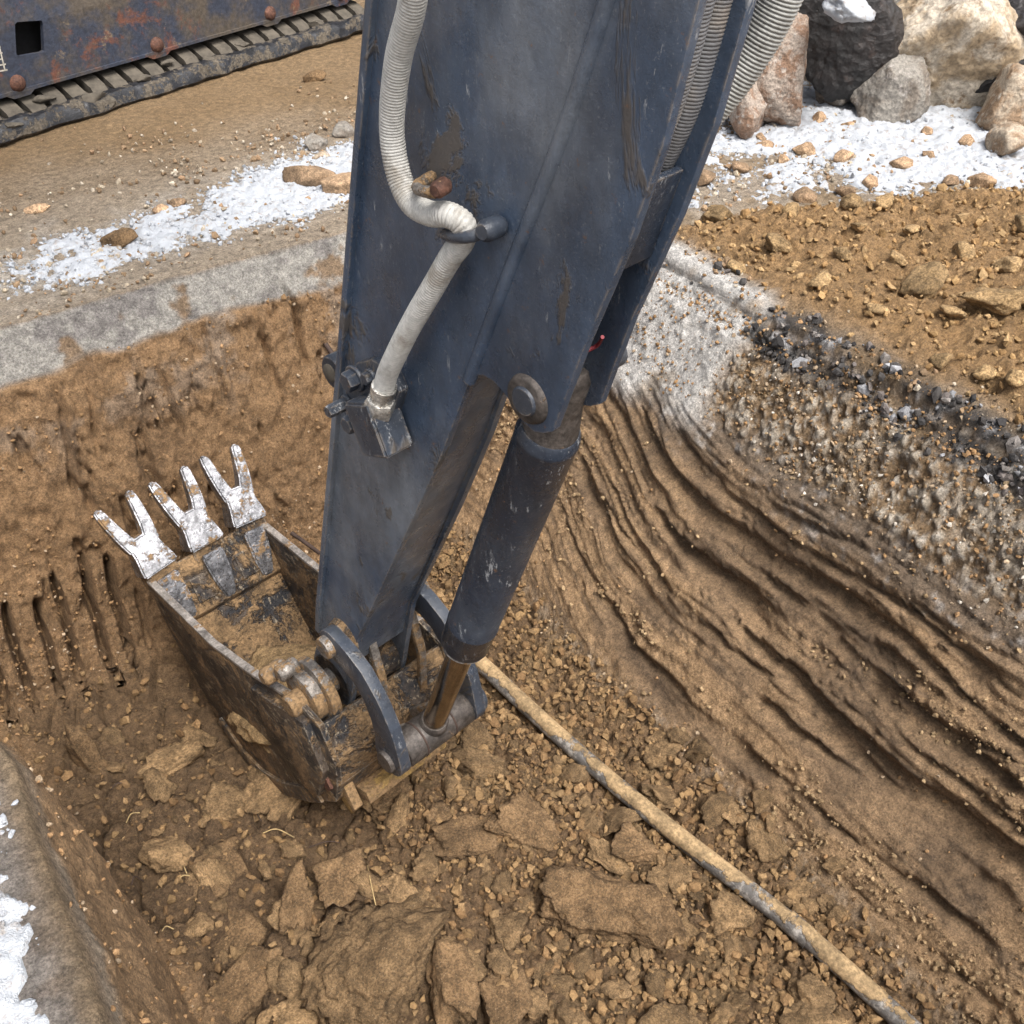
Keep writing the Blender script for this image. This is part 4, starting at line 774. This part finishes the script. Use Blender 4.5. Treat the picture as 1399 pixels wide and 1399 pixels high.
def lipf(t):
    a = .008 * math.sin(t * 13) + .006 * math.sin(t * 29 + 1) + .022 * float(fbm(np.float32(t), 0, 0, 9, 3, 9)); b = .014 * float(fbm(np.float32(t + 9), 0, 0, 11, 3, 4))
    return [(.55, .0), (.02, .0), (-.02 - a, .012), (-.035 - a, .03), (-.022 - a, .085 + b), (.0, .108 + b), (.05 + a, .112 + b), (.085 + a, .092), (.10, .085), (.55, .10)]
tr = sweep_t('rubber_track', lipf, np.linspace(T0, T1, 160), M['rubber'], exc)
lug = None
for i, t in enumerate(np.arange(T0 + .05, T1 - .05, .137)):
    if lug is None or True:
        j = .01 * math.sin(i * 2.7)
        sweep_t('tread_link', lambda q_: [(.085 + j, .09), (.11 + j, .112 + j), (.20, .150 + j * .5), (.46, .165), (.46, .09)], [t, t + .012, t + .085, t + .097], M['trackmud'], tr, False)
for i, (t, n_, z_, s_) in enumerate([(.62, .0, .10, .09), (.70, -.02, .06, .06), (1.0, .03, .115, .05), (.1, .0, .09, .06), (1.5, .05, .11, .05), (2.1, .0, .1, .06), (-.1, -.02, .05, .06), (1.85, .12, .12, .05), (2.5, .1, .12, .06), (.4, .13, .13, .06), (1.25, .12, .13, .05)]):
    V, F = rock_np(500 + i, 3, 9, .2, .5); poly_mesh('mud_clump', V * np.array([s_, s_ * .6, s_ * .4]) + tk(t, n_, z_), F, M['trackmud'], tr)
fr = sweep_t('track_frame', lambda t: [(.16, .195), (.18, .185), (.30, .185), (.30, .5)], [T0, T0 + .01, T1], M['frame'], exc, False)
bpy.data.objects.remove(fr)
# side frame plate with a rectangular opening: built as four panels round the hole in one mesh
bm = bmesh.new(); hole = [(.33, .372), (.485, .358), (.535, .515), (.375, .54)]
hole = [(.335, .37), (.48, .36), (.495, .365), (.532, .50), (.528, .52), (.385, .54), (.368, .53), (.328, .385)]
outer = [(T0, .195), (.40, .195), (T1, .195), (T1, .62), (T1 - .1, .95), (.43, .95), (T0, .95), (T0, .4)]
def slope(z): return .16 + .10 * max(0, z - .62)
rg = []
for n0 in (0, .03):
    a = [bm.verts.new(tk(t, slope(z) + n0, z)) for t, z in outer]; b = [bm.verts.new(tk(t, slope(z) + n0, z)) for t, z in hole]; rg.append((a, b))
om = [1, 2, 2, 3, 4, 5, 6, 0]                   # outer vertex joined to each hole vertex
for s_ in (0, 1):
    a, b = rg[s_]
    quads = [(a[0], a[1], b[0]), (a[1], b[1], b[0]), (a[1], a[2], b[1]), (a[2], b[2], b[1]), (a[2], b[3], b[2]), (a[2], a[3], b[3]), (a[3], b[4], b[3]), (a[3], a[4], b[4]), (a[4], a[5], b[4]), (a[5], b[5], b[4]), (a[5], b[6], b[5]), (a[5], a[6], b[6]), (a[6], a[7], b[6]), (a[7], b[7], b[6]), (a[7], a[0], b[7]), (a[0], b[0], b[7])]
    for q_ in quads: bm.faces.new(q_)
for k in range(8):
    bm.faces.new((rg[0][0][k], rg[0][0][(k + 1) % 8], rg[1][0][(k + 1) % 8], rg[1][0][k])); bm.faces.new((rg[0][1][k], rg[0][1][(k + 1) % 8], rg[1][1][(k + 1) % 8], rg[1][1][k]))
fr = from_bm('track_frame', bm, M['frame'], exc, False)
sweep_t('frame_flange', lambda t: [(.150, .188), (.150, .205), (.165, .207), (.30, .207), (.30, .188)], [T0, T1], M['frame'], fr, False)
sweep_t('frame_box', lambda t: [(.30, .2), (.30, .9), (.62, .9), (.62, .2)], [T0 + .02, T1 - .02], M['black'], fr, False)  # box painted near-black as the shade seen through the frame opening
sweep_t('frame_top', lambda t: [(.17, .93), (.17, .96), (.62, .98), (.62, .93)], [T0, T1], M['frame'], fr, False)
for t in (-.62, .285, 1.232, 2.15, 2.8):
    c = TA + tv * t + np.array([0, 0, .238]); c0 = c + nv_ * .165; c1 = c + nv_ * .13
    lathe('frame_bolt', w2l(c0) + ORG, w2l(c1) + ORG, [(0, .048), (.4, .045), (.75, .03), (1, .012)], M['bolt'], fr, 14)
    sweep_t('bolt_tab', lambda q_: [(.152, .165 if abs(q_ - t) < .06 else .186), (.152, .2), (.2, .2), (.2, .165 if abs(q_ - t) < .06 else .186)], [t - .085, t - .05, t + .05, t + .085], M['frame'], fr, False)
# stencilled marks left of the opening (cut by the picture edge)
bm = bmesh.new()
for (t0, z0, t1, z1) in ((.10, .33, .25, .32), (.10, .36, .25, .35), (.235, .32, .245, .46), (.17, .385, .235, .38), (.12, .42, .25, .41), (.10, .45, .25, .44), (.185, .33, .195, .36), (.165, .41, .175, .445), (.215, .385, .222, .41)):
    d = np.array([t1 - t0, z1 - z0]); d /= np.linalg.norm(d); e = np.array([-d[1], d[0]]) * .004
    bm.faces.new([bm.verts.new(tk(t + a * e[0], .158, z + a * e[1])) for t, z, a in ((t0, z0, -1), (t1, z1, -1), (t1, z1, 1), (t0, z0, 1))])
from_bm('stencil_marks', bm, M['stencil'], fr)
# carriage behind, second track
sweep_t('undercarriage', lambda t: [(.5, .35), (.5, .75), (2.3, .75), (2.3, .35)], [.3, 1.9], M['frame'], exc, False)
sweep_t('rubber_track', lambda t: [(2.2, 0), (2.15, .06), (2.2, .12), (2.3, .9), (2.6, .9), (2.7, .12), (2.72, .05), (2.68, 0)], np.linspace(T0, T1, 12), M['rubber'], exc, False)
# soil left in the bucket
V, F = rock_np(401, 5, 18, .16, .3, 2.6); V = V * np.array([.27, .36, .17]); 
o = mesh_np('bucket_soil', V, F, M['spoil']); bc_ = np.array([SM, 2.66, -1.30]); o.location = (ca * bc_[0] - sa * bc_[1], sa * bc_[0] + ca * bc_[1], bc_[2]); o.rotation_euler = (R(-14), 0, AZ)
tag(o, 'loose brown soil left inside the bucket', 'soil', kind='stuff')
# ------------------------------------------------------------------ pipe, roots and straw
def wtube(name, pts, r, mat, label, cat, group=None, seg=12, sm=6):
    V, F = tube_np(pts, r, seg, sm); return tag(poly_mesh(name, V, F, mat, None), label, cat, group)
pp = [onz(*q_, -1.50) for q_ in ((600, 852), (640, 892), (760, 1000), (900, 1120), (1090, 1272), (1240, 1400), (1420, 1560))]
pp = [Vector((q_.x, q_.y, -1.50 + .012 * math.sin(i * 2))) for i, q_ in enumerate(pp)]
pipe = bpy.data.objects.new('buried_pipe', None); COL.objects.link(pipe); pipe.location = pp[0]
tag(pipe, 'muddy grey pipe with a joint running along the pit floor', 'pipe')
V, F = tube_np([q_ - pp[0] for q_ in pp], .038, 18, 10); poly_mesh('pipe_length', V, F, M['pipe'], pipe)
j0, j1 = pp[4] - pp[0], pp[5] - pp[0]; dj = (j1 - j0).normalized()
V, F = tube_np([j0 - dj * .05, j0 + dj * .05], .0415, 18, 0); poly_mesh('joint_sleeve', V, F, M['pipe'], pipe)
def wallpt(px, py, z): q_ = onz(px, py, z); return q_
wtube('root', [wallpt(415, 395, -.18) + Vector((0, .0, 0)), wallpt(425, 430, -.30), wallpt(440, 462, -.40), wallpt(455, 485, -.46)], .012, M['root'], 'dark bare root hanging from the far pit wall beside the stick', 'root')
wtube('twig', [wallpt(398, 728, -1.15), wallpt(418, 742, -1.18), wallpt(437, 756, -1.2)], .010, M['root'], 'short black twig on the far wall beside the bucket', 'twig')
for i, (px, py, dx, dy) in enumerate([(345, 1100, 10, 14), (360, 1140, 40, -4), (500, 1170, 14, 70), (90, 1105, 20, -8), (105, 1140, 22, -10), (180, 1230, 20, -6), (120, 1240, 12, -16), (250, 1180, 4, 10), (165, 1310, 14, -6), (420, 1150, 60, -10), (560, 1200, 20, 50), (840, 1200, 30, 40), (800, 1230, 40, -20)]):
    q_ = onz(px, py, -1.5 if px > 240 else -.5); q2_ = onz(px + dx, py + dy, -1.5 if px > 240 else -.5)
    if px <= 240: q_, q2_ = onz(px + 60, py - 30, -1.5), onz(px + dx + 60, py + dy - 30, -1.5)
    hz = [height(v_.x, v_.y) + .02 for v_ in (q_, q2_)]; mid = (q_ + q2_) / 2
    wtube('straw_stalk', [(q_.x, q_.y, hz[0]), (mid.x, mid.y + .006, max(hz) + .01), (q2_.x, q2_.y, hz[1])], .0022, M['straw' if i % 3 else 'root'], 'thin dry stalk lying on the broken clay' if i % 3 else 'thin dark rootlet lying on the broken clay', 'stalk' if i % 3 else 'root', 'stalks on the pit floor' if i % 3 else 'rootlets on the pit floor', 5, 4)
